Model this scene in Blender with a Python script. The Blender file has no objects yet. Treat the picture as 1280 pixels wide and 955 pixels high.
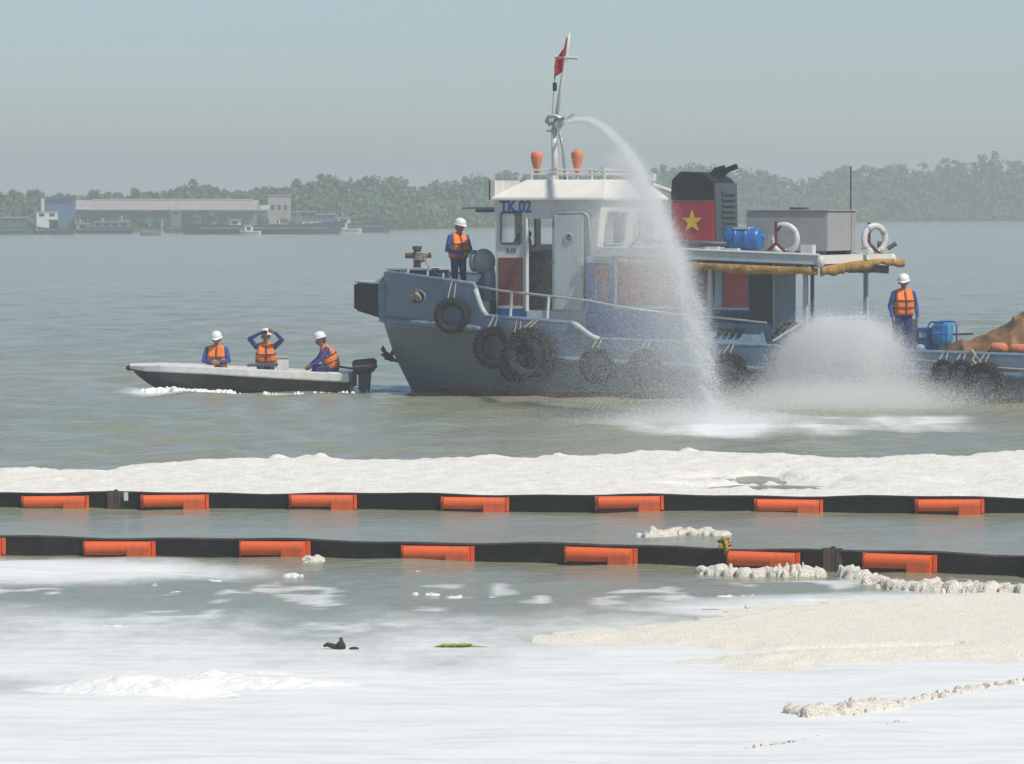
import bpy, bmesh, math, random
import numpy as np
from mathutils import Vector, Matrix

random.seed(7)
RNG = np.random.default_rng(7)
sc = bpy.context.scene
COL = sc.collection

# ------------------------------------------------------------------ camera
F_PX, CAM_H, HORIZON = 6500.0, 4.4, 250.0            # focal length in photo pixels, eye height, horizon row
PITCH = math.atan((477.5 - HORIZON) / F_PX)
cam = bpy.data.cameras.new('camera')
cam.sensor_width = 36.0
cam.lens = 36.0 * F_PX / 1280.0
cam.clip_start, cam.clip_end = 1.0, 20000.0
camo = bpy.data.objects.new('camera', cam)
camo.location = (0, 0, CAM_H)
camo.rotation_euler = (math.pi / 2 - PITCH, 0, 0)
COL.objects.link(camo)
sc.camera = camo

# ------------------------------------------------------------------ world, sun, exposure
SUN_EL, SUN_AZ = math.radians(54), math.atan2(0.76, -0.65)   # azimuth from +Y towards +X
world = bpy.data.worlds.new('World'); sc.world = world
world.use_nodes = True
wn = world.node_tree
wn.nodes.clear()
sky = wn.nodes.new('ShaderNodeTexSky'); sky.sky_type = 'NISHITA'; sky.sun_disc = False
sky.sun_elevation = SUN_EL; sky.sun_rotation = SUN_AZ
sky.air_density = 0.8; sky.dust_density = 0.55; sky.ozone_density = 5.0
bg = wn.nodes.new('ShaderNodeBackground'); bg.inputs['Strength'].default_value = 0.089
wo = wn.nodes.new('ShaderNodeOutputWorld')
wn.links.new(sky.outputs[0], bg.inputs['Color']); wn.links.new(bg.outputs[0], wo.inputs['Surface'])
sun = bpy.data.lights.new('sun', 'SUN'); sun.energy = 3.35; sun.angle = math.radians(1.2); sun.color = (1.0, 0.93, 0.80)
suno = bpy.data.objects.new('sun', sun); COL.objects.link(suno)
to_sun = Vector((math.cos(SUN_EL) * math.sin(SUN_AZ), math.cos(SUN_EL) * math.cos(SUN_AZ), math.sin(SUN_EL)))
suno.rotation_euler = to_sun.to_track_quat('Z', 'Y').to_euler()
suno.location = (60, 20, 60)
sc.view_settings.view_transform = 'Standard'; sc.view_settings.look = 'None'
sc.view_settings.exposure = 0.24; sc.view_settings.gamma = 1.0; sc.view_settings.use_curve_mapping = False
sc.render.engine = 'CYCLES'
sc.cycles.use_denoising = True
sc.cycles.max_bounces = 6; sc.cycles.diffuse_bounces = 3; sc.cycles.glossy_bounces = 3
sc.cycles.transparent_max_bounces = 12; sc.cycles.volume_bounces = 2
sc.cycles.sample_clamp_indirect = 4.0

# ------------------------------------------------------------------ pixel helpers (a pixel gives a direction, a plane the distance)
FWD = np.array([0, math.cos(PITCH), -math.sin(PITCH)]); UPV = np.array([0, math.sin(PITCH), math.cos(PITCH)])
CAMP = np.array([0, 0, CAM_H])
def ray(u, v): return FWD + np.array([1., 0, 0]) * (u - 640) / F_PX + UPV * (477.5 - v) / F_PX
def onwater(u, v, z=0.0):
    d = ray(u, v); return CAMP + d * (z - CAM_H) / d[2]
def atdepth(u, v, y):
    d = ray(u, v); return CAMP + d * y / d[1]
def pix_arr(x, y, z):
    k = y * FWD[1] + (z - CAM_H) * FWD[2]
    return 640 + F_PX * x / k, 477.5 - F_PX * (y * UPV[1] + (z - CAM_H) * UPV[2]) / k

# ------------------------------------------------------------------ noise
_TAB = RNG.random((256, 256))
def vnoise(x, y, seed=0):
    x = np.asarray(x, float) + seed * 17.3; y = np.asarray(y, float) + seed * 41.7
    xi = np.floor(x).astype(int); yi = np.floor(y).astype(int)
    fx = x - xi; fy = y - yi; fx = fx * fx * (3 - 2 * fx); fy = fy * fy * (3 - 2 * fy)
    a = _TAB[xi & 255, yi & 255]; b = _TAB[(xi + 1) & 255, yi & 255]; c = _TAB[xi & 255, (yi + 1) & 255]; d = _TAB[(xi + 1) & 255, (yi + 1) & 255]
    return (a * (1 - fx) + b * fx) * (1 - fy) + (c * (1 - fx) + d * fx) * fy
def fbm(x, y, seed=0, n=4):
    s, a, t = 0, .5, 0
    for i in range(n):
        s = s + a * vnoise(x * 2 ** i, y * 2 ** i, seed + i); t += a; a *= .5
    return s / t
def sstep(a, b, x):
    t = np.clip((x - a) / (b - a), 0, 1); return t * t * (3 - 2 * t)

# ------------------------------------------------------------------ materials
def mat(name, col, rough=.6, metal=0., var=.0, vscale=6., bump=0., bscale=30., spec=.5, col2=None, streak=False, coat=0.):
    m = bpy.data.materials.new(name); m.use_nodes = True
    nt = m.node_tree; b = nt.nodes['Principled BSDF']
    b.inputs['Base Color'].default_value = (*col, 1); b.inputs['Roughness'].default_value = rough
    b.inputs['Metallic'].default_value = metal; b.inputs['Specular IOR Level'].default_value = spec
    b.inputs['Coat Weight'].default_value = coat
    tc = nt.nodes.new('ShaderNodeTexCoord')
    if var or col2:
        mp = nt.nodes.new('ShaderNodeMapping'); nt.links.new(tc.outputs['Object'], mp.inputs[0])
        mp.inputs['Scale'].default_value = (1, 1, .22) if streak else (1, 1, 1)
        nz = nt.nodes.new('ShaderNodeTexNoise'); nz.inputs['Scale'].default_value = vscale; nz.inputs['Detail'].default_value = 5
        nz.inputs['Roughness'].default_value = .65
        nt.links.new(mp.outputs[0], nz.inputs['Vector'])
        mr = nt.nodes.new('ShaderNodeMapRange'); nt.links.new(nz.outputs[0], mr.inputs[0])
        mr.inputs[1].default_value = .35 if not col2 else .5; mr.inputs[2].default_value = .7
        mx = nt.nodes.new('ShaderNodeMix'); mx.data_type = 'RGBA'
        nt.links.new(mr.outputs[0], mx.inputs[0])
        mx.inputs[6].default_value = (*col, 1)
        c2 = col2 if col2 else tuple(c * (1 - var) for c in col)
        mx.inputs[7].default_value = (*c2, 1)
        nt.links.new(mx.outputs[2], b.inputs['Base Color'])
    if bump:
        n2 = nt.nodes.new('ShaderNodeTexNoise'); n2.inputs['Scale'].default_value = bscale; n2.inputs['Detail'].default_value = 4
        nt.links.new(tc.outputs['Object'], n2.inputs['Vector'])
        bp = nt.nodes.new('ShaderNodeBump'); bp.inputs['Strength'].default_value = bump; bp.inputs['Distance'].default_value = .05
        nt.links.new(n2.outputs[0], bp.inputs['Height']); nt.links.new(bp.outputs[0], b.inputs['Normal'])
    return m

def glass_mat():
    m = bpy.data.materials.new('window_glass'); m.use_nodes = True; nt = m.node_tree; nt.nodes.clear()
    o = nt.nodes.new('ShaderNodeOutputMaterial'); t = nt.nodes.new('ShaderNodeBsdfTransparent'); g = nt.nodes.new('ShaderNodeBsdfGlossy')
    t.inputs[0].default_value = (.97, .98, .98, 1); g.inputs['Roughness'].default_value = .04
    lw = nt.nodes.new('ShaderNodeLayerWeight'); pw = nt.nodes.new('ShaderNodeMath'); pw.operation = 'POWER'; nt.links.new(lw.outputs['Facing'], pw.inputs[0]); pw.inputs[1].default_value = 5
    fr = nt.nodes.new('ShaderNodeMath'); fr.operation = 'MULTIPLY_ADD'; nt.links.new(pw.outputs[0], fr.inputs[0]); fr.inputs[1].default_value = .9; fr.inputs[2].default_value = .035
    mx = nt.nodes.new('ShaderNodeMixShader')
    nt.links.new(fr.outputs[0], mx.inputs[0]); nt.links.new(t.outputs[0], mx.inputs[1]); nt.links.new(g.outputs[0], mx.inputs[2])
    nt.links.new(mx.outputs[0], o.inputs[0]); return m

def hull_mat():
    """blue-grey topsides, darker slate below the knuckle, red boot-top at the waterline, rust streaks."""
    m = bpy.data.materials.new('hull_paint'); m.use_nodes = True; nt = m.node_tree; b = nt.nodes['Principled BSDF']
    b.inputs['Roughness'].default_value = .5
    tc = nt.nodes.new('ShaderNodeTexCoord'); sp = nt.nodes.new('ShaderNodeSeparateXYZ'); nt.links.new(tc.outputs['Object'], sp.inputs[0])
    def math_(op, a, bb):
        n = nt.nodes.new('ShaderNodeMath'); n.operation = op
        for i, q in enumerate((a, bb)):
            if isinstance(q, (int, float)): n.inputs[i].default_value = q
            else: nt.links.new(q, n.inputs[i])
        return n.outputs[0]
    # knuckle height falls with the sheer: about 1.62 at the bow, .82 aft of s=5
    n0 = nt.nodes.new('ShaderNodeTexNoise'); n0.inputs['Scale'].default_value = 3; n0.inputs['Detail'].default_value = 6
    nt.links.new(tc.outputs['Object'], n0.inputs['Vector'])
    mr = nt.nodes.new('ShaderNodeMapRange'); nt.links.new(sp.outputs[0], mr.inputs[0])
    for i, v in zip((1, 2, 3, 4), (3.2, 5.2, 1.50, .78)): mr.inputs[i].default_value = v
    dz = math_('SUBTRACT', sp.outputs[2], mr.outputs[0])
    up = nt.nodes.new('ShaderNodeMapRange'); nt.links.new(dz, up.inputs[0]); up.inputs[1].default_value = -.02; up.inputs[2].default_value = .02
    mx = nt.nodes.new('ShaderNodeMix'); mx.data_type = 'RGBA'; nt.links.new(up.outputs[0], mx.inputs[0])
    mx.inputs[6].default_value = (.105, .137, .165, 1); mx.inputs[7].default_value = (.150, .215, .295, 1)
    # boot top, thin and worn, strongest forward
    zz = math_('ADD', sp.outputs[2], math_('MULTIPLY', n0.outputs[0], .10))
    bt = nt.nodes.new('ShaderNodeMapRange'); nt.links.new(zz, bt.inputs[0])
    for i, v in zip((1, 2, 3, 4), (.17, .20, 1, 0)): bt.inputs[i].default_value = v
    m2 = nt.nodes.new('ShaderNodeMix'); m2.data_type = 'RGBA'; nt.links.new(bt.outputs[0], m2.inputs[0])
    nt.links.new(mx.outputs[2], m2.inputs[6]); m2.inputs[7].default_value = (.20, .045, .04, 1)
    # rust and grime streaks
    mp = nt.nodes.new('ShaderNodeMapping'); nt.links.new(tc.outputs['Object'], mp.inputs[0]); mp.inputs['Scale'].default_value = (1.6, 1.6, .35)
    n1 = nt.nodes.new('ShaderNodeTexNoise'); n1.inputs['Scale'].default_value = 2.6; n1.inputs['Detail'].default_value = 8; n1.inputs['Roughness'].default_value = .7
    nt.links.new(mp.outputs[0], n1.inputs['Vector'])
    rr = nt.nodes.new('ShaderNodeMapRange'); nt.links.new(n1.outputs[0], rr.inputs[0])
    for i, v in zip((1, 2, 3, 4), (.54, .74, 0, .75)): rr.inputs[i].default_value = v
    m3 = nt.nodes.new('ShaderNodeMix'); m3.data_type = 'RGBA'; nt.links.new(rr.outputs[0], m3.inputs[0])
    nt.links.new(m2.outputs[2], m3.inputs[6]); m3.inputs[7].default_value = (.10, .085, .08, 1)
    nt.links.new(m3.outputs[2], b.inputs['Base Color'])
    n3 = nt.nodes.new('ShaderNodeTexNoise'); n3.inputs['Scale'].default_value = 2.2; nt.links.new(tc.outputs['Object'], n3.inputs['Vector'])
    bp = nt.nodes.new('ShaderNodeBump'); bp.inputs['Strength'].default_value = .35; bp.inputs['Distance'].default_value = .06
    nt.links.new(n3.outputs[0], bp.inputs['Height']); nt.links.new(bp.outputs[0], b.inputs['Normal'])
    return m

M = dict(
    hull=hull_mat(), glass=glass_mat(),
    strake=mat('strake_paint', (.17, .26, .36), .5, var=.45, vscale=5),
    deck=mat('deck_paint', (.07, .11, .13), .7, var=.5, vscale=3),
    rubber=mat('black_rubber', (.012, .013, .015), .75, var=.4, vscale=8, bump=.3),
    tyre=mat('tyre_rubber', (.010, .010, .012), .8, var=.3, vscale=10, bump=.4, bscale=20, col2=(.028, .025, .023)),
    white=mat('white_paint', (.70, .70, .66), .45, var=.22, vscale=4, streak=True),
    cream=mat('roof_paint', (.80, .78, .70), .5, var=.12, vscale=3),
    grey=mat('grey_paint', (.36, .40, .41), .5, var=.25, vscale=4, streak=True),
    palegrey=mat('pale_grey_paint', (.50, .55, .57), .45, var=.2, vscale=4, streak=True),
    bluegrey=mat('blue_grey_paint', (.19, .28, .36), .5, var=.35, vscale=4, streak=True),
    darkgrey=mat('dark_grey_paint', (.085, .10, .11), .55, var=.35, vscale=5),
    black=mat('matt_black', (.012, .015, .02), .6, var=.3),
    blue=mat('blue_paint', (.035, .17, .48), .45, var=.35, vscale=2.5, streak=True),
    deepblue=mat('bright_blue_paint', (.02, .12, .45), .4, var=.3),
    letter=mat('letter_blue', (.02, .11, .40), .5),
    redbrown=mat('red_brown_paint', (.22, .055, .04), .55, var=.3, vscale=4, streak=True),
    red=mat('faded_red_paint', (.50, .10, .075), .5, var=.4, vscale=3, col2=(.40, .17, .12)),
    maroon=mat('maroon_paint', (.16, .022, .05), .5, var=.3),
    flagred=mat('flag_red', (.62, .02, .03), .6, var=.3, vscale=9),
    funnelred=mat('funnel_red', (.44, .03, .055), .45, var=.3, vscale=3, streak=True),
    yellow=mat('star_yellow', (.75, .50, .03), .5, var=.25),
    orange=mat('boom_orange', (.80, .13, .025), .5, vscale=4.5, bump=.12, col2=(.55, .12, .05)),
    orangebag=mat('orange_fabric', (.78, .24, .12), .8, var=.35, vscale=8, bump=.5, bscale=14),
    boom=mat('boom_fabric', (.012, .014, .018), .55, var=.4, vscale=3, bump=.3, bscale=6),
    boomold=mat('worn_boom_fabric', (.030, .027, .025), .7, vscale=2.2, bump=.3, bscale=6, col2=(.075, .062, .05)),
    tarp=mat('brown_tarpaulin', (.28, .155, .06), .75, var=.55, vscale=3, bump=.6, bscale=5),
    tantarp=mat('ochre_tarpaulin', (.50, .28, .07), .75, var=.6, vscale=5, bump=.6, bscale=9),
    rope=mat('weathered_rope', (.45, .40, .30), .9, var=.5, vscale=12),
    ropeyellow=mat('yellow_rope', (.50, .36, .10), .9, var=.5, vscale=25),
    galv=mat('galvanised_pipe', (.42, .46, .48), .45, metal=.3, var=.3),
    rust=mat('rusty_steel', (.10, .07, .05), .8, var=.5),
    boxgrey=mat('box_side', (.36, .36, .34), .55, var=.15, vscale=3),
    drum=mat('blue_plastic', (.02, .14, .42), .35, var=.15),
    cyan=mat('light_blue_paint', (.04, .32, .66), .35, var=.25),
    skin=mat('skin', (.30, .165, .11), .55),
    hair=mat('dark_hair', (.02, .016, .014), .6),
    shirt=mat('blue_workwear', (.03, .075, .32), .85, var=.3, vscale=7, bump=.4, bscale=9),
    trousers=mat('navy_workwear', (.026, .04, .19), .85, var=.3, vscale=7, bump=.4, bscale=9),
    vest=mat('orange_lifejacket', (.95, .22, .03), .7, var=.2, vscale=7, bump=.35, bscale=10),
    belt=mat('dark_webbing', (.10, .03, .03), .8),
    boot=mat('black_boot', (.015, .015, .015), .6),
    helmet=mat('white_helmet', (.84, .84, .82), .35),
    glove=mat('yellow_glove', (.40, .36, .10), .8),
    foam=mat('foam', (.80, .78, .71), .9, var=.14, vscale=3, bump=.6, bscale=14, spec=.2),
    beige=mat('beige_foam', (.77, .74, .635), .95, vscale=7, bump=.5, bscale=30, spec=.1, col2=(.70, .665, .565)),
    clump=mat('foam_clump', (.82, .78, .68), .95, var=.18, vscale=14, bump=.8, bscale=45, spec=.1),
    whitefoam=mat('white_foam', (.84, .845, .82), .85, var=.06, vscale=3, bump=.5, bscale=12, spec=.2),
    fleck=mat('thin_foam', (.72, .75, .75), .8, var=.08, vscale=6, bump=.4, bscale=20, spec=.2),
    skiffwhite=mat('skiff_white', (.84, .83, .78), .4, var=.25, vscale=5),
    skiffdark=mat('skiff_dark', (.014, .015, .022), .4, vscale=3.5, col2=(.05, .045, .04)),
    motorblack=mat('motor_black', (.035, .05, .06), .35),
    motorred=mat('motor_red', (.45, .03, .05), .35),
    bark=mat('bark', (.05, .04, .03), .9, var=.4),
    leafgreen=mat('fresh_leaf', (.25, .36, .03), .6, var=.3),
    wall_far=mat('pale_wall', (.50, .48, .42), .8, var=.2, vscale=.4),
    metal_far=mat('weathered_metal_sheet', (.17, .20, .23), .7, var=.3, vscale=.3),
    roof_far=mat('pale_sheet_roof', (.42, .38, .36), .7, var=.2, vscale=.3),
    green_far=mat('green_boat_paint', (.06, .17, .15), .6, var=.4, vscale=.5),
    dark_far=mat('dark_boat_paint', (.030, .055, .085), .6, var=.3, vscale=.5),
    blue_far=mat('blue_cladding', (.06, .17, .34), .6, var=.2, vscale=.4),
    white_far=mat('white_boat_paint', (.78, .78, .76), .5),
    pink_far=mat('pinkish_paint', (.42, .30, .28), .7),
    bank=mat('bank_earth', (.07, .075, .045), .95, var=.5, vscale=.1),
)

def drop_mat():
    m = bpy.data.materials.new('water_drops'); m.use_nodes = True; nt = m.node_tree; nt.nodes.clear(); o = nt.nodes.new('ShaderNodeOutputMaterial')
    a = nt.nodes.new('ShaderNodeBsdfDiffuse'); b = nt.nodes.new('ShaderNodeBsdfTranslucent'); x = nt.nodes.new('ShaderNodeMixShader'); x.inputs[0].default_value = .5
    for q in (a, b): q.inputs['Color'].default_value = (.95, .96, .96, 1)
    nt.links.new(a.outputs[0], x.inputs[1]); nt.links.new(b.outputs[0], x.inputs[2]); nt.links.new(x.outputs[0], o.inputs[0]); return m
M['drop'] = drop_mat()
# ------------------------------------------------------------------ mesh helpers
class MB:
    def __init__(s, tf=None): s.v = []; s.f = []; s.m = []; s.tf = tf
    def add(s, vs, fs, mi=0):
        n = len(s.v)
        for p in vs:
            p = tuple(p); s.v.append(s.tf(*p) if s.tf else p)
        for f in fs: s.f.append(tuple(n + i for i in f)); s.m.append(mi)
        return s
    def bx(s, x0, x1, y0, y1, z0, z1, mi=0):
        return s.hexa([(x0, y0, z0), (x1, y0, z0), (x1, y1, z0), (x0, y1, z0), (x0, y0, z1), (x1, y0, z1), (x1, y1, z1), (x0, y1, z1)], mi)
    def hexa(s, p, mi=0):
        return s.add(p, [(0, 3, 2, 1), (4, 5, 6, 7), (0, 1, 5, 4), (1, 2, 6, 5), (2, 3, 7, 6), (3, 0, 4, 7)], mi)
    def tube(s, pts, r, n=8, mi=0, closed=False):
        pts = [Vector(p) for p in pts]; k = len(pts); rs = r if isinstance(r, (list, tuple)) else [r] * k
        vs = []; prev = None
        for i, p in enumerate(pts):
            a = pts[(i - 1) % k] if (closed or i > 0) else p; b = pts[(i + 1) % k] if (closed or i < k - 1) else p
            d = (b - a).normalized()
            if prev is None:
                x = d.orthogonal().normalized()
            else:
                x = (prev - d * prev.dot(d)); x = x.normalized() if x.length > 1e-6 else d.orthogonal().normalized()
            prev = x; y = d.cross(x)
            for j in range(n):
                t = 2 * math.pi * j / n; vs.append(p + (x * math.cos(t) + y * math.sin(t)) * rs[i])
        fs = []
        for i in range(k if closed else k - 1):
            for j in range(n):
                a = i * n; b = ((i + 1) % k) * n; fs.append((a + j, a + (j + 1) % n, b + (j + 1) % n, b + j))
        if not closed:
            fs.append(tuple(range(n - 1, -1, -1))); fs.append(tuple((k - 1) * n + j for j in range(n)))
        return s.add(vs, fs, mi)
    def lathe(s, prof, n=20, mi=0, mtx=None, cap=True):
        """prof: (radius, height) pairs about local z; mtx places it."""
        mtx = mtx or Matrix(); vs = []; k = len(prof)
        for r, z in prof:
            for j in range(n):
                t = 2 * math.pi * j / n; vs.append(mtx @ Vector((r * math.cos(t), r * math.sin(t), z)))
        fs = [(i * n + j, i * n + (j + 1) % n, (i + 1) * n + (j + 1) % n, (i + 1) * n + j) for i in range(k - 1) for j in range(n)]
        if cap: fs.append(tuple(range(n - 1, -1, -1))); fs.append(tuple((k - 1) * n + j for j in range(n)))
        return s.add(vs, fs, mi)
    def ring(s, prof, n=24, mi=0, mtx=None):
        """closed profile swept round local z."""
        mtx = mtx or Matrix(); vs = []; k = len(prof)
        for r, z in prof:
            for j in range(n):
                t = 2 * math.pi * j / n; vs.append(mtx @ Vector((r * math.cos(t), r * math.sin(t), z)))
        return s.add(vs, [(i * n + j, i * n + (j + 1) % n, ((i + 1) % k) * n + (j + 1) % n, ((i + 1) % k) * n + j) for i in range(k) for j in range(n)], mi)
    def ell(s, c, r, n=14, m=9, mi=0, mtx=None):
        c = Vector(c); rx, ry, rz = (r, r, r) if isinstance(r, (int, float)) else r; mtx = mtx or Matrix()
        vs = [c + mtx @ Vector((0, 0, -rz))]
        for i in range(1, m):
            a = -math.pi / 2 + math.pi * i / m
            for j in range(n):
                t = 2 * math.pi * j / n; vs.append(c + mtx @ Vector((rx * math.cos(a) * math.cos(t), ry * math.cos(a) * math.sin(t), rz * math.sin(a))))
        vs.append(c + mtx @ Vector((0, 0, rz)))
        fs = [(0, 1 + (j + 1) % n, 1 + j) for j in range(n)]
        for i in range(m - 2):
            for j in range(n):
                a = 1 + i * n; fs.append((a + j, a + (j + 1) % n, a + n + (j + 1) % n, a + n + j))
        e = len(vs) - 1; a = 1 + (m - 2) * n
        fs += [(a + j, a + (j + 1) % n, e) for j in range(n)]
        return s.add(vs, fs, mi)
    def panel(s, us, zs, holes, fn, th, mi=0):
        """wall panel with openings: cells of the us x zs grid outside the holes, between fn(u,z,0) and fn(u,z,th)."""
        us = sorted(set(us + [h[0] for h in holes] + [h[1] for h in holes])); zs = sorted(set(zs + [h[2] for h in holes] + [h[3] for h in holes]))
        inh = lambda a, b: any(h[0] - 1e-6 < a < h[1] + 1e-6 and h[2] - 1e-6 < b < h[3] + 1e-6 for h in holes)
        keep = {(i, j) for i in range(len(us) - 1) for j in range(len(zs) - 1) if not inh((us[i] + us[i + 1]) / 2, (zs[j] + zs[j + 1]) / 2)}
        idx = {}
        vs, fs = [], []
        def g(i, j, k):
            if (i, j, k) not in idx: idx[i, j, k] = len(vs); vs.append(fn(us[i], zs[j], th * k))
            return idx[i, j, k]
        for i, j in keep:
            for k in (0, 1): fs.append((g(i, j, k), g(i + 1, j, k), g(i + 1, j + 1, k), g(i, j + 1, k)))
            for (di, dj), (a, b) in {(-1, 0): ((i, j), (i, j + 1)), (1, 0): ((i + 1, j), (i + 1, j + 1)), (0, -1): ((i, j), (i + 1, j)), (0, 1): ((i, j + 1), (i + 1, j + 1))}.items():
                if (i + di, j + dj) not in keep: fs.append((g(*a, 0), g(*b, 0), g(*b, 1), g(*a, 1)))
        return s.add(vs, fs, mi)
    def build(s, name, mats, parent=None, smooth=False, bevel=0., loc=None, rz=0., auto=None):
        me = bpy.data.meshes.new(name); me.from_pydata([tuple(p) for p in s.v], [], s.f)
        mats = mats if isinstance(mats, (list, tuple)) else [mats]
        for q in mats: me.materials.append(q)
        me.polygons.foreach_set('material_index', s.m)
        bm = bmesh.new(); bm.from_mesh(me); bmesh.ops.recalc_face_normals(bm, faces=bm.faces)
        if bevel:
            es = [e for e in bm.edges if len(e.link_faces) == 2 and e.calc_face_angle(0) > .6]
            bmesh.ops.bevel(bm, geom=es, offset=bevel, segments=2, affect='EDGES', clamp_overlap=True)
        bm.to_mesh(me); bm.free()
        if smooth: me.polygons.foreach_set('use_smooth', [True] * len(me.polygons))
        if auto is not None: me.set_sharp_from_angle(angle=math.radians(auto))
        o = bpy.data.objects.new(name, me); COL.objects.link(o)
        if parent: o.parent = parent
        if loc is not None: o.location = loc
        o.rotation_euler.z = rz
        return o

def tag(o, label, cat=None, group=None, kind=None):
    o['label'] = label
    if cat: o['category'] = cat
    if group: o['group'] = group
    if kind: o['kind'] = kind
    return o
def empty(name, loc=(0, 0, 0), rz=0.):
    o = bpy.data.objects.new(name, None); COL.objects.link(o); o.location = loc; o.rotation_euler.z = rz; o.empty_display_size = .2
    return o
def copy_tree(o, parent=None):
    c = o.copy(); COL.objects.link(c); c.parent = parent
    for ch in list(o.children): copy_tree(ch, c)
    return c
def raw_mesh(name, v, f, mats, smooth=True, nloop=None):
    me = bpy.data.meshes.new(name); v = np.asarray(v, np.float32); f = np.asarray(f, np.int32); k = f.shape[1]
    me.vertices.add(len(v)); me.vertices.foreach_set('co', v.ravel())
    me.loops.add(f.size); me.loops.foreach_set('vertex_index', f.ravel())
    me.polygons.add(len(f)); me.polygons.foreach_set('loop_start', np.arange(0, f.size, k, dtype=np.int32))
    me.update(calc_edges=True)
    if smooth: me.polygons.foreach_set('use_smooth', np.ones(len(f), bool))
    for q in (mats if isinstance(mats, (list, tuple)) else [mats]): me.materials.append(q)
    o = bpy.data.objects.new(name, me); COL.objects.link(o); return o
def text_mesh(name, body, size, material, parent, mtx, depth=.006, squash=1.):
    cu = bpy.data.curves.new(name, 'FONT'); cu.body = body; cu.size = size; cu.extrude = depth; cu.offset = size * .03
    tmp = bpy.data.objects.new('tmp_text', cu); COL.objects.link(tmp)
    dg = bpy.context.evaluated_depsgraph_get(); me = bpy.data.meshes.new_from_object(tmp.evaluated_get(dg))
    bpy.data.objects.remove(tmp); me.name = name
    me.transform(Matrix.Diagonal((squash, 1, 1, 1))); me.transform(mtx)
    me.materials.clear(); me.materials.append(material)
    o = bpy.data.objects.new(name, me); COL.objects.link(o); o.parent = parent
    return o

# ================================================================== SETTING
# ------------------------------------------------------------------ river
def axis(segs):
    out = [segs[0][0]]
    for a, b, d0, d1 in segs:
        p = a
        while p < b - 1e-6:
            t = (p - a) / (b - a); p = min(b, p + d0 + (d1 - d0) * t); out.append(p)
    return np.unique(np.round(out, 4))
yc = axis([(-600, 0, 200, 60), (0, 30, 8, 2), (30, 38, 1, .25), (38, 80, .10, .13), (80, 150, .14, .3), (150, 420, .4, 3), (420, 1500, 6, 80), (1500, 5000, 200, 700)])
xh = axis([(0, 14, .16, .16), (14, 40, .3, 2), (40, 200, 4, 30), (200, 4000, 80, 700)])
xc = np.concatenate([-xh[::-1], xh[1:]])
X, Y = np.meshgrid(xc, yc)
Z = np.zeros_like(X)
ATT = np.clip((420 - Y) / 260, 0, 1) * np.clip((Y - 28) / 6, 0, 1) * np.clip((60 - np.abs(X)) / 30, 0, 1)
calm = .20 + .20 * sstep(52, 60, Y) + .60 * sstep(74, 92, Y)
for i in range(56):
    lam = .7 * (9.0 ** RNG.random()); th = RNG.normal(.25, .75); k = 2 * math.pi / lam
    amp = .0046 * lam ** .62
    Z += amp * np.sin(k * (X * math.sin(th) + Y * math.cos(th)) + RNG.random() * 6.28) * (1 if lam > 1.2 else np.clip((150 - Y) / 60, 0, 1))
Z *= ATT * calm * (.55 + .9 * fbm(X * .07, Y * .05, 3))
# milky foam film: laid out on the water in metres
U, V = pix_arr(X, Y, 0 * Y)
foam = np.zeros_like(X)
near = (Y > 28) & (Y < 130)
wob = (fbm(X * .5, Y * .22, 11) - .5)
wob2 = (fbm(X * .9, Y * .3, 12) - .5)
# nearest water: the film thickens towards the quay
edge = 58.2 - .10 * X + 5.0 * wob + 2.4 * wob2          # metres from the camera where the film starts
film = sstep(0, 11.5, edge - Y) * (1.06 + .3 * wob2) * (Y < 60)
# patch along the inner boom on the west side
px_, py_ = X + 6.4, Y - 61.6
film = np.maximum(film, .80 * (1 - sstep(.35, 1.15, np.hypot(px_ / 4.4, py_ / 2.7) + .5 * wob)))
# clear window west of the debris
film *= 1 - .62 * np.exp(-((X + 5.2) / 2.2) ** 2 - ((Y - 47.0) / 1.3) ** 2)
film *= 1 - .30 * np.exp(-((X + 1.8) / 2.6) ** 2 - ((Y - 49.5) / 1.1) ** 2)
# base film under the beige raft
film = np.maximum(film, .75 * (1 - sstep(.5, 1.2, np.hypot((X - 5.2) / 4.5, (Y - 56.0) / 2.4) + .4 * wob)))
foam = np.where(near, film, 0)
# scattered flecks in the open water between
fl = fbm(X * 2.6, Y * 1.1, 21, 3)
foam = np.maximum(foam, .50 * sstep(.60, .74, fl) * sstep(50, 54, Y) * (1 - sstep(59, 61.5, Y)) * near)
# splash rings under the two sprays, streaks round the hulls
def blob(cx, cy, rx, ry, a): return a * np.exp(-((X - cx) / rx) ** 2 - ((Y - cy) / ry) ** 2)
st = sstep(.38, .66, fbm(X * .9, Y * .16, 31))
spl = blob(4.6, 99.0, 1.5, 2.0, .95) + blob(6.0, 100.5, 2.4, 1.8, .6) + blob(3.0, 103, 2.2, 4.0, .35) + blob(7.5, 104.0, 2.3, 3.0, .6)
foam = np.maximum(foam, spl * (.45 + .75 * st))
sk = blob(-8.0, 119.0, .8, 1.6, .9) + blob(-5.6, 118.6, 2.2, .6, .5) + blob(-2.6, 120.8, 1.0, .8, .5)
foam = np.maximum(foam, sk * (.4 + .8 * st))
hullside = np.abs((Y - 116.2) + .445 * (X + .5)) < .45 + .5 * wob
foam = np.maximum(foam, np.where(hullside & (X > -1.5) & (X < 12), .30 * st, 0))
ny, nx = X.shape
idx = np.arange(ny * nx).reshape(ny, nx)
river = raw_mesh('river', np.stack([X.ravel(), Y.ravel(), Z.ravel()], 1),
                 np.stack([idx[:-1, :-1].ravel(), idx[:-1, 1:].ravel(), idx[1:, 1:].ravel(), idx[1:, :-1].ravel()], 1), [])
at = river.data.attributes.new('foam', 'FLOAT', 'POINT'); at.data.foreach_set('value', foam.ravel().astype(np.float32))
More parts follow.
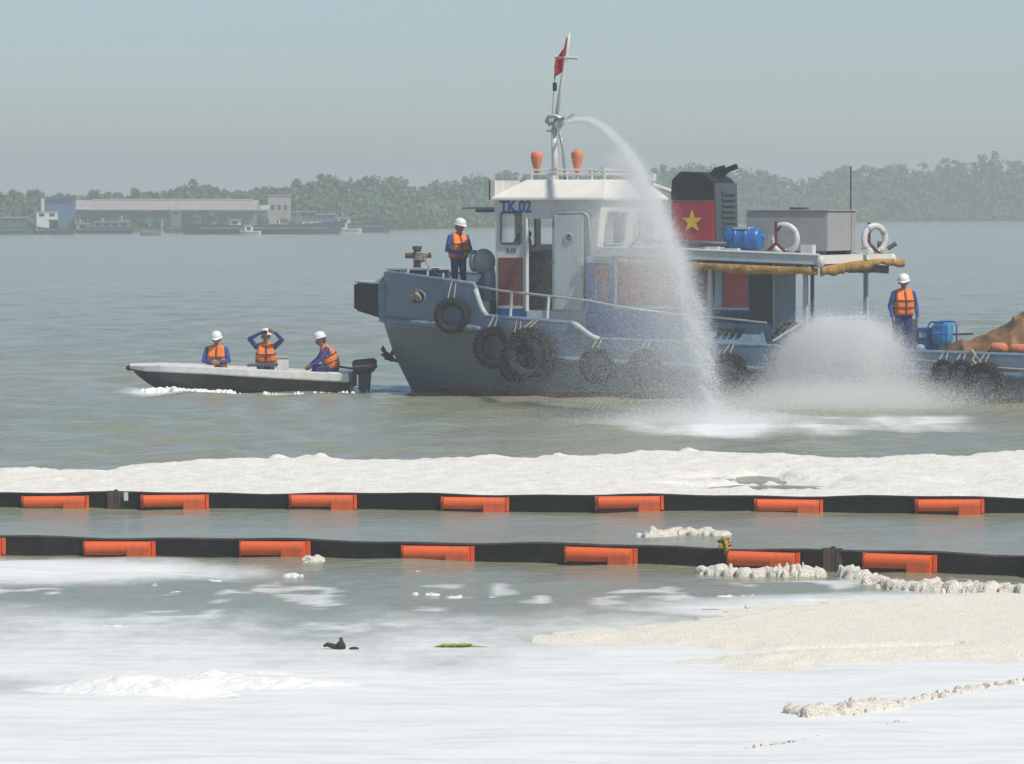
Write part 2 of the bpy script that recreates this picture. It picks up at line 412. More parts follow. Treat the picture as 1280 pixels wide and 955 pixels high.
def zwater(x, y):
    i = min(max(np.searchsorted(yc, y), 0), ny - 1); j = min(max(np.searchsorted(xc, x), 0), nx - 1); return float(Z[i, j])

def river_mat():
    m = bpy.data.materials.new('river_water'); m.use_nodes = True; nt = m.node_tree; b = nt.nodes['Principled BSDF']
    L = nt.links.new
    tc = nt.nodes.new('ShaderNodeTexCoord')
    def noise(scale, sx, sy, det=4, rough=.55):
        mp = nt.nodes.new('ShaderNodeMapping'); L(tc.outputs['Object'], mp.inputs[0]); mp.inputs['Scale'].default_value = (sx, sy, 1)
        n = nt.nodes.new('ShaderNodeTexNoise'); n.inputs['Scale'].default_value = scale; n.inputs['Detail'].default_value = det; n.inputs['Roughness'].default_value = rough
        L(mp.outputs[0], n.inputs['Vector']); return n.outputs[0]
    # silty river colour drifting between grey-green and brown
    nz = noise(.06, 1, .35, 5)
    cr = nt.nodes.new('ShaderNodeMix'); cr.data_type = 'RGBA'; mr = nt.nodes.new('ShaderNodeMapRange'); L(nz, mr.inputs[0])
    mr.inputs[1].default_value = .38; mr.inputs[2].default_value = .62
    L(mr.outputs[0], cr.inputs[0]); cr.inputs[6].default_value = (.26, .29, .195, 1); cr.inputs[7].default_value = (.29, .275, .185, 1)
    L(cr.outputs[2], b.inputs['Base Color'])
    b.inputs['Roughness'].default_value = .16; b.inputs['IOR'].default_value = 1.33
    # ripples
    n1 = noise(2.6, 1, 1.1, 5, .62); n2 = noise(9., 1, .8, 3)
    ad = nt.nodes.new('ShaderNodeMath'); ad.operation = 'MULTIPLY_ADD'; L(n2, ad.inputs[0]); ad.inputs[1].default_value = .3; L(n1, ad.inputs[2])
    bp = nt.nodes.new('ShaderNodeBump'); bp.inputs['Strength'].default_value = .65; bp.inputs['Distance'].default_value = .09
    L(ad.outputs[0], bp.inputs['Height']); L(bp.outputs[0], b.inputs['Normal'])
    # foam film
    fb = nt.nodes.new('ShaderNodeBsdfPrincipled'); fb.inputs['Base Color'].default_value = (.83, .84, .82, 1); fb.inputs['Roughness'].default_value = .6
    fb.inputs['Specular IOR Level'].default_value = .3
    at = nt.nodes.new('ShaderNodeAttribute'); at.attribute_name = 'foam'
    f1 = noise(3.2, 1, .42, 10, .72); f2 = noise(.8, .6, .5, 3)
    s1 = nt.nodes.new('ShaderNodeMath'); s1.operation = 'MULTIPLY_ADD'; L(f1, s1.inputs[0]); s1.inputs[1].default_value = .62; s1.inputs[2].default_value = -.31
    s2 = nt.nodes.new('ShaderNodeMath'); s2.operation = 'MULTIPLY_ADD'; L(f2, s2.inputs[0]); s2.inputs[1].default_value = .35; L(s1.outputs[0], s2.inputs[2])
    gate = nt.nodes.new('ShaderNodeMapRange'); L(at.outputs['Fac'], gate.inputs[0]); gate.inputs[1].default_value = 0; gate.inputs[2].default_value = .3
    s3 = nt.nodes.new('ShaderNodeMath'); s3.operation = 'MULTIPLY_ADD'; L(s2.outputs[0], s3.inputs[0]); L(gate.outputs[0], s3.inputs[1]); L(at.outputs['Fac'], s3.inputs[2])
    ms = nt.nodes.new('ShaderNodeMapRange'); ms.interpolation_type = 'SMOOTHSTEP'; L(s3.outputs[0], ms.inputs[0]); ms.inputs[1].default_value = .12; ms.inputs[2].default_value = 1.05
    mp3 = nt.nodes.new('ShaderNodeMapping'); L(tc.outputs['Object'], mp3.inputs[0]); mp3.inputs['Rotation'].default_value = (0, 0, .5); mp3.inputs['Scale'].default_value = (.35, 1.6, 1)
    n3 = nt.nodes.new('ShaderNodeTexNoise'); n3.inputs['Scale'].default_value = 2.0; n3.inputs['Detail'].default_value = 8; n3.inputs['Roughness'].default_value = .7; L(mp3.outputs[0], n3.inputs['Vector'])
    cm = nt.nodes.new('ShaderNodeMix'); cm.data_type = 'RGBA'; mr3 = nt.nodes.new('ShaderNodeMapRange'); L(n3.outputs[0], mr3.inputs[0]); mr3.inputs[1].default_value = .46; mr3.inputs[2].default_value = .68
    L(mr3.outputs[0], cm.inputs[0]); cm.inputs[6].default_value = (.83, .84, .82, 1); cm.inputs[7].default_value = (.66, .69, .68, 1); L(cm.outputs[2], fb.inputs['Base Color'])
    b2 = nt.nodes.new('ShaderNodeBump'); b2.inputs['Strength'].default_value = .35; b2.inputs['Distance'].default_value = .03
    L(f1, b2.inputs['Height']); L(b2.outputs[0], fb.inputs['Normal'])
    mx = nt.nodes.new('ShaderNodeMixShader'); L(ms.outputs[0], mx.inputs[0]); L(b.outputs[0], mx.inputs[1]); L(fb.outputs[0], mx.inputs[2])
    L(mx.outputs[0], nt.nodes['Material Output'].inputs['Surface']); return m
river.data.materials.append(river_mat())
tag(river, 'grey-green silty river with ripples and a milky film', kind='structure')

# ------------------------------------------------------------------ far bank
BANK = [(-420, 480), (-180, 600), (-67.1, 681.6), (-16.7, 773.8), (-2.6, 842), (75, 1060), (108.4, 1101), (300, 1180), (900, 1300)]
bu = [pix_arr(x, y, 0)[0] for x, y in BANK]
def bank_xy(u):
    """point of the bank's edge seen along pixel column u."""
    x = np.interp(u, bu, [p[0] for p in BANK]); y = np.interp(u, bu, [p[1] for p in BANK]); return x, y
mb = MB(); vs = []; fs = []
for x, y in BANK:
    n = Vector((-.35, .94, 0)) if x < 120 else Vector((0, 1, 0))
    for off, z in ((-1.5, -.6), (.6, .35), (4, .8), (60, 1.3), (700, 2.0)): vs.append((x + n.x * off, y + n.y * off, z))
for i in range(len(BANK) - 1):
    for j in range(4): a = i * 5 + j; fs.append((a, a + 5, a + 6, a + 1))
tag(mb.add(vs, fs).build('river_bank', M['bank'], smooth=True), 'low green earth bank on the far side of the river', kind='structure')

# ------------------------------------------------------------------ far wood
def leaf_mat():
    m = bpy.data.materials.new('far_foliage'); m.use_nodes = True; nt = m.node_tree; b = nt.nodes['Principled BSDF']; b.inputs['Roughness'].default_value = .7
    at = nt.nodes.new('ShaderNodeAttribute'); at.attribute_name = 'tone'
    cr = nt.nodes.new('ShaderNodeValToRGB'); nt.links.new(at.outputs['Fac'], cr.inputs[0])
    cr.color_ramp.elements[0].color = (.018, .058, .020, 1); cr.color_ramp.elements[1].color = (.07, .15, .045, 1)
    e = cr.color_ramp.elements.new(.5); e.color = (.035, .10, .030, 1)
    nt.links.new(cr.outputs[0], b.inputs['Base Color']); return m
LEAF = leaf_mat()
def wood(name, trees, label, per=32):
    """trees: (x, y, z0, height, width). Crowns of leaf clumps over a stem, joined: a far wood that reads as one mass."""
    vv, ff, tone = [], [], []
    n = 0
    for (x, y, z0, h, w) in trees:
        base = RNG.random()
        a = RNG.random() * 6.28
        for k in range(3):            # stem of three tapering sides
            pass
        stem = np.array([[x + .12 * math.cos(t), y + .12 * math.sin(t), z0] for t in (0, 2.1, 4.2)] + [[x, y, z0 + h * .8]])
        vv.append(stem); ff.append(np.array([[0, 1, 3], [1, 2, 3], [2, 0, 3]]) + n); tone += [0.02] * 3; n += 4
        nb = 7 + int(RNG.integers(0, 4))
        for b in range(nb):
            f = (b + RNG.random()) / nb
            cz = z0 + h * (.12 + .80 * f)
            rad = w * .5 * (1.05 - .62 * f ** 1.7)
            th = RNG.random() * 6.28; off = rad * .6 * RNG.random() ** .5
            c = np.array([x + off * math.cos(th), y + off * math.sin(th), cz])
            br = w * (.24 + .16 * RNG.random()) * (1.1 - .45 * f)
            d = RNG.normal(size=(per, 3)); d /= np.linalg.norm(d, axis=1)[:, None]
            d[:, 2] = np.abs(d[:, 2]) * np.where(RNG.random(per) < .75, 1, -1)
            p = c + d * br * (.15 + 1.05 * RNG.random((per, 1)) ** .6) * np.array([1, 1, .85])
            s = .22 + .30 * RNG.random((per, 1))
            e1 = RNG.normal(size=(per, 3)); e1 -= d * np.sum(e1 * d, 1)[:, None]; e1 /= np.linalg.norm(e1, axis=1)[:, None]
            e1 += d * RNG.normal(0, .45, (per, 1)); e2 = np.cross(d, e1)
            q = np.stack([p + e1 * s, p + e2 * s * .8, p - e1 * s, p - e2 * s * .8], 1).reshape(-1, 3)
            vv.append(q); ff2 = np.arange(per * 4).reshape(per, 4) + n
            ff.append(np.concatenate([ff2[:, :3], ff2[:, [0, 2, 3]]])); n += per * 4
            t = np.clip(.15 + .45 * base + .3 * RNG.random(per) + .15 * RNG.random(), 0, 1); tone += list(t) * 2
    o = raw_mesh(name, np.concatenate(vv), np.concatenate(ff), LEAF, smooth=False)
    a = o.data.attributes.new('tone', 'FLOAT', 'FACE'); a.data.foreach_set('value', np.array(tone, np.float32))
    return tag(o, label, 'wood', kind='stuff')
SKY_U = [-400, 0, 30, 60, 90, 120, 160, 200, 240, 270, 310, 345, 370, 400, 440, 470, 500, 520, 560, 600, 640, 700, 780, 840, 870, 900, 930, 960, 985, 1002, 1012, 1040, 1080, 1120, 1150, 1170, 1190, 1220, 1240, 1262, 1280, 1700]
SKY_V = [240, 243, 241, 243, 248, 243, 241, 240, 230, 236, 240, 238, 230, 222, 226, 221, 226, 234, 228, 219, 215, 216, 212, 206, 203, 216, 206, 211, 222, 232, 224, 206, 207, 203, 206, 206, 193, 201, 190, 199, 195, 200]
west, east = [], []
for row, (off, hf, du) in enumerate(((2.5, .50, 9), (9, .74, 11), (18, .92, 13), (28, 1.0, 12))):
    u = -620.0
    while u < 1430:
        x, y = bank_xy(u)
        is_w = u < 372
        y2 = y + off * 1.2 + (62 if is_w else 0); x2 = x - off * .3
        s = y2 / F_PX
        uu = pix_arr(x2, y2, 0)[0]
        top = np.interp(uu, SKY_U, SKY_V) + RNG.normal(0, 1.8)
        ztop = CAM_H + (HORIZON - top) * s
        z0 = .7
        h = max(2.2, (ztop - z0) * hf * (.93 + .12 * RNG.random()) + 0.2)
        w = (3.4 + 2.4 * RNG.random()) * (.8 + .35 * (h / 10))
        if is_w: w *= .75
        (west if is_w else east).append((x2 + RNG.normal(0, .4), y2 + RNG.normal(0, 1), z0, h, w))
        u += du * (.7 + .6 * RNG.random()) * (2.2 if u < -60 else 1)
# low mangrove fringe at the water's edge
u = 480.0
while u < 1430:
    x, y = bank_xy(u); east.append((x, y + .8, .1, 2.2 + 1.4 * RNG.random(), 3.0)); u += 8
u = -60.0
while u < 360:                                           # scrub between the moored boats and the sheds
    x, y = bank_xy(u); west.append((x, y + 2 + 2 * RNG.random(), .4, .9 + 1.3 * RNG.random() ** 2, 1.6 + RNG.random())); u += 10 + 26 * RNG.random()
wood('riverside_wood', east, 'tall hazy green wood along the far bank')
wood('waterfront_wood', west, 'low line of trees behind the far waterfront sheds')

# ------------------------------------------------------------------ far waterfront: sheds and moored boats
def far_root(name, u, v, label, cat, group=None, back=0.):
    """an Empty on the ground at pixel (u, v); back moves it up the bank. Local x runs along the picture, y away, z up."""
    p = onwater(u, v)
    if back:                                   # stands on the bank: distance from the bank's edge
        y = float(bank_xy(u)[1]) + back; p = np.array([(u - 640) / F_PX * y, y, 0])
    o = empty(name, (p[0], p[1], 0)); tag(o, label, cat, group); o['_s'] = p[1] / F_PX
    return o, p[1] / F_PX                      # metres per photo pixel there
# long shed with bays
o, m = far_root('warehouse', 206, 287, 'long low waterfront warehouse with blue-grey wall bays and pale sheet roof', 'warehouse', back=14)
L = 112 * m
wz = CAM_H + (HORIZON - 262) * m
for i in range(14):
    x0 = -L + 2 * L * i / 14
    MB().bx(x0 + .05, x0 + 2 * L / 14 - .05, 0, .25, .6, wz - .02 * (i % 3)).build('wall_panel', M['metal_far'] if i % 3 else M['blue_far'], o)
    MB().bx(x0 - .06, x0 + .06, -.15, .1, .6, wz).build('post', M['roof_far'], o)
MB().bx(-L, L, .25, 14, .6, wz - .1).build('wall', M['metal_far'], o)
r = MB().add([(-L - .5, -1.2, wz), (L + .3, -1.2, wz), (L + .3, 6, wz + 1.35), (-L - .5, 6, wz + 1.35), (L + .3, 14, wz), (-L - .5, 14, wz), (-L - .5, -1.2, wz - .12), (L + .3, -1.2, wz - .12), (L + .3, 14, wz - .12), (-L - .5, 14, wz - .12)],
             [(0, 1, 2, 3), (3, 2, 4, 5), (0, 6, 7, 1), (6, 9, 8, 7), (5, 4, 8, 9), (1, 7, 8, 4, 2), (0, 3, 5, 9, 6)]).build('roof', M['roof_far'], o)
MB().bx(-L * .84, L * .96, 5.6, 6.4, wz + 1.36, wz + 1.52).build('ridge_vent', M['wall_far'], r)
MB().bx(-L * .98, -L * .84, -1.6, -1.3, wz + .1, wz + .42).build('sign_board', M['white_far'], o)
for k in range(5):
    MB().bx(L * (-.2 + .25 * k), L * (-.2 + .25 * k) + .9, -.12, 0, .6, wz * .55).build('door', M['green_far'] if k % 2 else M['dark_far'], o)
# lower front shed
o, m = far_root('boat_shed', 268, 288, 'open boat shed with pinkish low roof beside the long warehouse', 'shed', back=5)
for x in np.linspace(-46, 46, 8): MB().bx(x * m - .08, x * m + .08, -.1, .1, .4, 2.1).build('post', M['roof_far'], o)
MB().add([(-50 * m, -.5, 2.0), (50 * m, -.5, 2.0), (50 * m, 4, 2.75), (-50 * m, 4, 2.75), (-50 * m, -.5, 2.15), (50 * m, -.5, 2.15), (50 * m, 4, 2.9), (-50 * m, 4, 2.9)],
         [(0, 3, 2, 1), (4, 5, 6, 7), (0, 1, 5, 4), (1, 2, 6, 5), (2, 3, 7, 6), (3, 0, 4, 7)]).build('roof', M['pink_far'], o)
MB().bx(-48 * m, 48 * m, 3.6, 3.9, .4, 2.7).build('wall', M['metal_far'], o)
# pale tall building and its wing
o, m = far_root('pale_building', 348, 287, 'tall plain beige building among the waterfront sheds', 'building', back=12)
z = lambda v: CAM_H + (HORIZON - v) * m
w = MB().bx(-13 * m, 15 * m, 0, 5, .5, z(245)).build('wall', M['wall_far'], o)
MB().bx(-13.6 * m, 15.6 * m, -.1, 5.1, z(245), z(243.6)).build('roof', M['roof_far'], o)
for k in range(3):
    wd = MB().bx((-9 + 8 * k) * m, (-5 + 8 * k) * m, -.04, .06, z(262), z(256)).build('window', M['dark_far'], o)
o, m = far_root('beige_wing', 322, 288, 'lower cream lean-to joined beside the beige building', 'building', back=9)
z = lambda v: CAM_H + (HORIZON - v) * m
MB().bx(-32 * m, 12 * m, 0, 3, .5, z(264)).build('wall', M['metal_far'], o)
MB().hexa([(-36 * m, -.6, z(265)), (14 * m, -.6, z(263)), (14 * m, 3, z(258)), (-36 * m, 3, z(259)), (-36 * m, -.6, z(263.4)), (14 * m, -.6, z(261.4)), (14 * m, 3, z(256.4)), (-36 * m, 3, z(257.4))]).build('roof', M['wall_far'], o)
MB().bx(-3 * m, 10 * m, -1.0, -.2, .5, z(268)).build('porch', M['wall_far'], o)
# blue building
o, m = far_root('blue_building', 78, 290, 'small blue clad building behind the moored boats', 'building', back=18)
z = lambda v: CAM_H + (HORIZON - v) * m
MB().bx(-20 * m, 14 * m, 0, 4, .5, z(249)).build('wall', M['blue_far'], o)
MB().hexa([(-21 * m, -.3, z(249)), (15 * m, -.3, z(249)), (15 * m, 4.2, z(249)), (-21 * m, 4.2, z(249)), (-21 * m, -.3, z(248.2)), (15 * m, -.3, z(246)), (15 * m, 4.2, z(243.5)), (-21 * m, 4.2, z(246))]).build('roof', M['dark_far'], o)
MB().bx(-26 * m, -22 * m, -.4, .2, .5, z(248)).build('water_tank', M['white_far'], o)

def far_boat(name, u0, u1, v, free, label, cat='boat', hull='dark_far', cabins=(), group=None, posts=(), bow='w'):
    """moored working boat: shaped hull, deck, cabins (u0, u1, vtop, material), posts (u, vtop)."""
    uc = (u0 + u1) / 2; o, m = far_root(name, uc, v, label, cat, group)
    hl = (u1 - u0) / 2 * m; b = max(.6, hl * .22)
    vs = []; st = np.linspace(-1, 1, 9)
    for s in st:
        e = -s if bow == 'w' else s           # e=1 at the bow
        wid = b * (1 - max(0, (e - .35) / .65) ** 2 * .93); sheer = free * (1 + .55 * max(0, e) ** 2 + .12 * max(0, -e) ** 2)
        xo = s * hl
        xi = s * hl * (.9 if e > .5 else 1)
        vs += [(xi, -wid * .72, -.3), (xo, -wid, sheer), (xo, wid, sheer), (xi, wid * .72, -.3), (xo, -wid + .08, sheer - .18), (xo, wid - .08, sheer - .18)]
    fs = []
    for i in range(8):
        a, c = i * 6, i * 6 + 6
        fs += [(a, c, c + 1, a + 1), (a + 1, c + 1, c + 4, a + 4), (a + 4, c + 4, c + 5, a + 5), (a + 5, c + 5, c + 2, a + 2), (a + 2, c + 2, c + 3, a + 3)]
    fs += [(0, 1, 4, 5, 2, 3), (48, 51, 50, 53, 52, 49)]
    MB().add(vs, fs).build('hull', M[hull], o)
    MB().bx(-hl * .8, hl * .8, -b - .03, -b + .02, free * .62, free * .78).build('rub_rail', M['metal_far'], o)
    z = lambda vv: CAM_H + (HORIZON - vv) * m
    for (a, c, vt, mt) in cabins:
        x0, x1 = (a - uc) * m, (c - uc) * m; zt = z(vt)
        cb = MB().bx(x0, x1, -b * .62, b * .62, free * .7, zt - .12).build('cabin', M[mt], o)
        MB().bx(x0 - .15, x1 + .15, -b * .72, b * .72, zt - .12, zt).build('cabin_roof', M['roof_far'], o)
        n = max(1, int((x1 - x0) / .9))
        for k in range(n):
            xa = x0 + (x1 - x0) * (k + .25) / n; xb = x0 + (x1 - x0) * (k + .75) / n
            MB().bx(xa, xb, -b * .62 - .03, -b * .62 + .02, zt - .65, zt - .28).build('window', M['black'], cb)
    for (a, vt) in posts:
        MB().tube([((a - uc) * m, 0, free * .6), ((a - uc) * m, 0, z(vt))], .06, 6).build('mast', M['roof_far'], o)
    return o
G = 'boats moored at the far waterfront'
far_boat('cargo_barge', 230, 432, 292.5, 1.15, 'long low dark cargo barge moored below the boat shed', 'barge', 'dark_far', ((288, 300, 274, 'white_far'),), G, ((250, 268), (372, 262)), 'e')
far_boat('river_ship', 364, 492, 290.5, 1.2, 'dark river ship with green cabins and bright white wheelhouse', 'ship', 'dark_far', ((366, 394, 264, 'green_far'), (396, 420, 267, 'blue_far'), (422, 438, 271.5, 'white_far'), (444, 452, 277, 'pink_far')), G, ((428, 258), (486, 276)), 'e')
far_boat('sampan', 175, 202, 294.5, .38, 'tiny reddish sampan out in front of the warehouse', 'boat', 'pink_far', ((180, 190, 288.5, 'dark_far'),), G)
far_boat('green_boat', -6, 42, 293, .8, 'green wooden boat with long flat cabin roof at the far waterfront', 'boat', 'green_far', ((2, 34, 271, 'green_far'),), G, ((12, 262),))
far_boat('work_boat', 40, 92, 293, .8, 'dark workboat with a cream wheelhouse and raised white canopy', 'boat', 'dark_far', ((46, 72, 264, 'white_far'), (62, 72, 274, 'wall_far')), G, ((44, 259),))
far_boat('ferry_boat', 92, 166, 292, .75, 'long grey covered boat with white awning before the warehouse', 'boat', 'dark_far', ((118, 160, 276.5, 'metal_far'), (96, 112, 279, 'pink_far')), G, ((94, 272), (160, 275)))
far_boat('moored_lighter', 206, 236, 291, .9, 'teal lighter tied between the covered boat and the dark barge', 'boat', 'green_far', ((214, 226, 262, 'metal_far'),), G, ((212, 258), (220, 256)))
far_boat('white_launch', 300, 326, 294.6, .55, 'little white launch moored over the middle of the dark barge', 'boat', 'white_far', ((306, 316, 281, 'white_far'),), G)
far_boat('tan_boat', 334, 366, 291.5, .7, 'tan boat with a low pale cabin between barge and river ship', 'boat', 'wall_far', ((340, 358, 279, 'wall_far'), (344, 350, 273, 'white_far')), G, ((338, 266),))
far_boat('white_tender', 418, 452, 291.5, .6, 'bright white tender lying alongside the river ship', 'boat', 'white_far', ((424, 434, 278, 'white_far'),), G)
far_boat('pale_houseboat', 374, 404, 292, .6, 'pale houseboat with white awning alongside the green cabins', 'boat', 'metal_far', ((378, 400, 276, 'white_far'),), G, ((376, 268), (402, 268)))
# jetty piles
for i, u in enumerate((100, 128, 152, 202, 212)):
    p = onwater(u, 291); 
    q = MB().tube([(0, 0, -.5), (.03, 0, 1.6 + .25 * (i % 3))], [.13, .11], 7); q.lathe([(.16, 1.5 + .25 * (i % 3)), (.16, 1.75 + .25 * (i % 3))], 7)
    tag(q.build('mooring_pile', M['roof_far'], loc=(p[0], p[1], 0)), 'pale mooring pile standing in the water at the far waterfront', 'pile', 'mooring piles')

# ================================================================== TUG
PSI = math.radians(24)
TO = onwater(510, 488)
AX = np.array([math.cos(PSI), -math.sin(PSI), 0]); PX = np.array([-math.sin(PSI), -math.cos(PSI), 0])
def T(s, t, z): return Vector(TO + AX * s + PX * t + np.array([0, 0, z]))       # s aft from the stem, t to port, z up
TUGROT = -PSI
fl = lambda s, t, z: (s, -t, z)                                                # tug coordinates in the Empty's frame
tug = empty('tugboat', T(0, 0, 0), TUGROT)
tag(tug, 'blue-grey workboat tug with white wheelhouse, black and red funnel and aft awning', 'tugboat')
def TB(): return MB(fl)

S_ST = [0, .12, .3, .55, .9, 1.3, 1.8, 2.4, 2.8, 2.86, 2.92, 2.99, 3.07, 3.16, 3.4, 4, 4.7, 5.25, 5.36, 5.48, 5.6, 5.75, 5.9, 6.3, 7, 8, 9, 10, 11, 12, 13, 14, 15, 16, 17, 17.8, 18.4]
GZ = lambda s: float(np.interp(s, [0, .3, 1.2, 2.8, 2.86, 2.92, 2.99, 3.07, 3.16, 5.25, 5.36, 5.48, 5.6, 5.75, 5.9, 10.6, 15.8, 18.4], [2.70, 2.72, 2.66, 2.50, 2.38, 2.2, 2.02, 1.88, 1.78, 1.64, 1.60, 1.52, 1.43, 1.34, 1.29, 1.17, 1.05, 1.05]))
BG = lambda s: float(np.interp(s, [0, .12, .3, .55, .9, 1.3, 1.8, 2.4, 3.2, 4, 15, 17, 18.4], [1.15, 1.38, 1.58, 1.78, 1.99, 2.16, 2.33, 2.47, 2.57, 2.60, 2.60, 2.48, 2.25]))
BW = lambda s: float(np.interp(s, [0, .12, .3, .55, .9, 1.3, 1.8, 2.4, 3.2, 4, 5, 15, 17, 18.4], [.10, .28, .5, .8, 1.12, 1.42, 1.70, 1.95, 2.2, 2.36, 2.5, 2.5, 2.35, 2.1]))
DZ = lambda s: 2.12 if s < 2.86 else .92
def KZ(s): return float(np.interp(s, [0, 2.9, 4.8, 9, 18.4], [1.68, 1.52, .86, .70, .62]))     # knuckle height
OFF = lambda z: float(np.interp(z, [-.7, 0, 1.5, 2.7], [.75, .15, -.12, -.04]))
def hp(s, lev):
    """outer hull points of one station: keel, waterline, two below the knuckle, knuckle, gunwale."""
    g, k = GZ(s), KZ(s)
    k = min(k, g - .06)
    zs = [-.7, 0, k * .5, k, g]
    w0, w1 = BW(s), BG(s)
    ws = [w0 * .55, w0, w0 + (w1 - w0) * .62, w1 + (0.0), w1]
    z, w = zs[lev], ws[lev]
    return (s + OFF(z) * math.exp(-s / .9), w, z)
mb = TB(); vs = []; n = len(S_ST)
for s in S_ST:
    p = [hp(s, i) for i in range(5)]; gi = (p[4][0], max(p[4][1] - .09, .05), p[4][2]); di = (p[4][0], max(p[4][1] - .09, .05), DZ(s) - .05)
    for sg in (1, -1): vs += [(a, sg * b, c) for a, b, c in p + [gi, di]]
fs = []
for i in range(n - 1):
    a, c = i * 14, i * 14 + 14
    for o_ in (0, 7):
        for j in range(6): fs.append((a + o_ + j, c + o_ + j, c + o_ + j + 1, a + o_ + j + 1))
    fs.append((a, a + 7, c + 7, c))                       # bottom
for i, a in ((0, 0), (n - 1, (n - 1) * 14)):
    for j in range(6): fs.append((a + j, a + j + 1, a + 7 + j + 1, a + 7 + j))
hull = mb.add(vs, fs).build('hull', M['hull'], tug, smooth=True, auto=28)
# decks
for nm, rng, z in (('foredeck', [s for s in S_ST if s <= 2.86], 2.12), ('main_deck', [s for s in S_ST if s >= 2.86], .92)):
    mb = TB(); vs = []
    for s in rng: q = hp(s, 4); vs += [(q[0], q[1] - .085, z), (q[0], -q[1] + .085, z)]
    mb.add(vs, [(2 * i, 2 * i + 1, 2 * i + 3, 2 * i + 2) for i in range(len(rng) - 1)])
    if nm == 'foredeck': w = BG(2.86) - .085; mb.bx(2.80, 2.86, -w, w, .92, 2.11)
    mb.build(nm, M['deck'], tug)
# bulwark cap rail and knuckle strakes, both sides
for sg in (1, -1):
    pts = [hp(s, 4) for s in S_ST]
    TB().tube([(a, sg * (b - .045), c + .015) for a, b, c in pts], .055, 8).build('cap_rail', M['strake'], tug, smooth=True)
    stp = [q for q in pts if 2.8 <= q[0] <= 3.3]; TB().tube([(a, sg * (b + .0), c + .02) for a, b, c in stp], .062, 8).build('step_trim', M['palegrey'], tug, smooth=True)
    stp = [q for q in pts if 5.2 <= q[0] <= 6.0]; TB().tube([(a, sg * (b + .0), c + .02) for a, b, c in stp], .062, 8).build('step_trim', M['palegrey'], tug, smooth=True)
    TB().tube([(a, sg * (b + .02), c) for a, b, c in [hp(s, 3) for s in S_ST if s <= 3.0]], .075, 8).build('rub_strake', M['strake'], tug, smooth=True)
    TB().tube([(a, sg * (b + .02), c) for a, b, c in [hp(s, 3) for s in S_ST if s >= 4.7]], .07, 8).build('rub_strake', M['strake'], tug, smooth=True)
# bow: rubber push pad, rounded post beside it, sloping ribbed nose plate
pad = TB().hexa([(-.86, -1.0, 1.86), (-.06, -1.12, 1.66), (-.06, 1.12, 1.66), (-.86, 1.0, 1.86), (-.86, -1.0, 2.50), (-.06, -1.12, 2.46), (-.06, 1.12, 2.46), (-.86, 1.0, 2.50)]).build('push_pad', M['rubber'], tug, bevel=.03)
for k in range(7):
    t = -.9 + .3 * k; TB().bx(-.90, -.85, t - .1, t + .1, 1.90, 2.46).build('pad_block', M['rubber'], pad)
TB().hexa([(-.88, -1.02, 2.505), (.0, -1.2, 2.465), (.0, 1.2, 2.465), (-.88, 1.02, 2.505), (-.88, -1.02, 2.54), (.0, -1.2, 2.50), (.0, 1.2, 2.50), (-.88, 1.02, 2.54)]).build('pad_cover', M['palegrey'], tug)
for sg in (1, -1):
    TB().tube([(.08, sg * 1.28, 1.62), (.06, sg * 1.28, 2.0), (.06, sg * 1.28, 2.46)], .19, 12).build('corner_post', M['strake'], tug, smooth=True, auto=40)
TB().hexa([(-.42, -1.0, 2.50), (.40, -1.35, 2.50), (.40, 1.35, 2.50), (-.42, 1.0, 2.50), (.02, -.95, 2.80), (.50, -1.2, 2.84), (.50, 1.2, 2.84), (.02, .95, 2.80)]).build('nose_plate', M['bluegrey'], tug)
for sg in (1, -1):
    for k in range(4):
        f = k / 3; s0 = -.30 + .62 * f; t0 = 1.04 + .30 * f
        TB().tube([(s0, sg * t0, 2.51), (s0 + .30, sg * (t0 - .08), 2.80)], .022, 6).build('nose_rib', M['palegrey'], tug)
TB().bx(.0, 1.1, -1.2, 1.2, 2.80, 2.845).build('bow_platform', M['palegrey'], tug)
for sg in (1, -1):
    for s0 in (.9, 1.5, 1.95): TB().tube([(s0, sg * (BG(s0) - .07), GZ(s0)), (s0, sg * (BG(s0) - .09), GZ(s0) + .17)], .025, 6).build('roller_pin', M['palegrey'], tug)
# fairlead ovals with mooring rope stowed in them
for sg in (1, -1):
    w = BG(1.24) + .01
    c = Vector((1.24, sg * w, 2.20)); d = Vector((.93, sg * .37, 0)); up = Vector((0, 0, 1)); nrm = Vector((-.37, sg * .93, 0))
    ringp = [c + d * (.27 * math.cos(a)) + up * (.16 * math.sin(a)) for a in np.linspace(0, 2 * math.pi, 25)[:-1]]
    f = TB().tube(ringp, .035, 8, closed=True).build('fairlead', M['bluegrey'], tug, smooth=True)
    TB().add([p + nrm * .004 for p in ringp], [tuple(range(24))]).build('fairlead_opening', M['black'], f)
    for k in range(9):
        a = RNG.random() * 6.28; q = c + d * RNG.uniform(-.15, .15) + up * RNG.uniform(-.07, .07) + nrm * .05
        TB().tube([q + d * (.055 * math.cos(b + a)) + up * (.05 * math.sin(b)) + nrm * .02 * math.cos(b) for b in np.linspace(0, 6.28, 11)[:-1]], .020, 6, closed=True).build('rope_coil', M['rope'], f, smooth=True)
# anchor stowed on the port bow
an = TB(); an.tube([(.10, .62, 1.25), (-.08, .78, .80)], .045, 8); an.tube([(-.36, .60, 1.02), (-.16, .80, .78), (.16, .92, .70)], [.03, .07, .03], 8)
an.tube([(-.08, .78, .80), (-.30, .84, .98)], [.06, .02], 8); an.tube([(.0, .82, .74), (-.22, .98, .86)], [.07, .02], 8)
an.build('anchor', M['black'], tug, smooth=True)

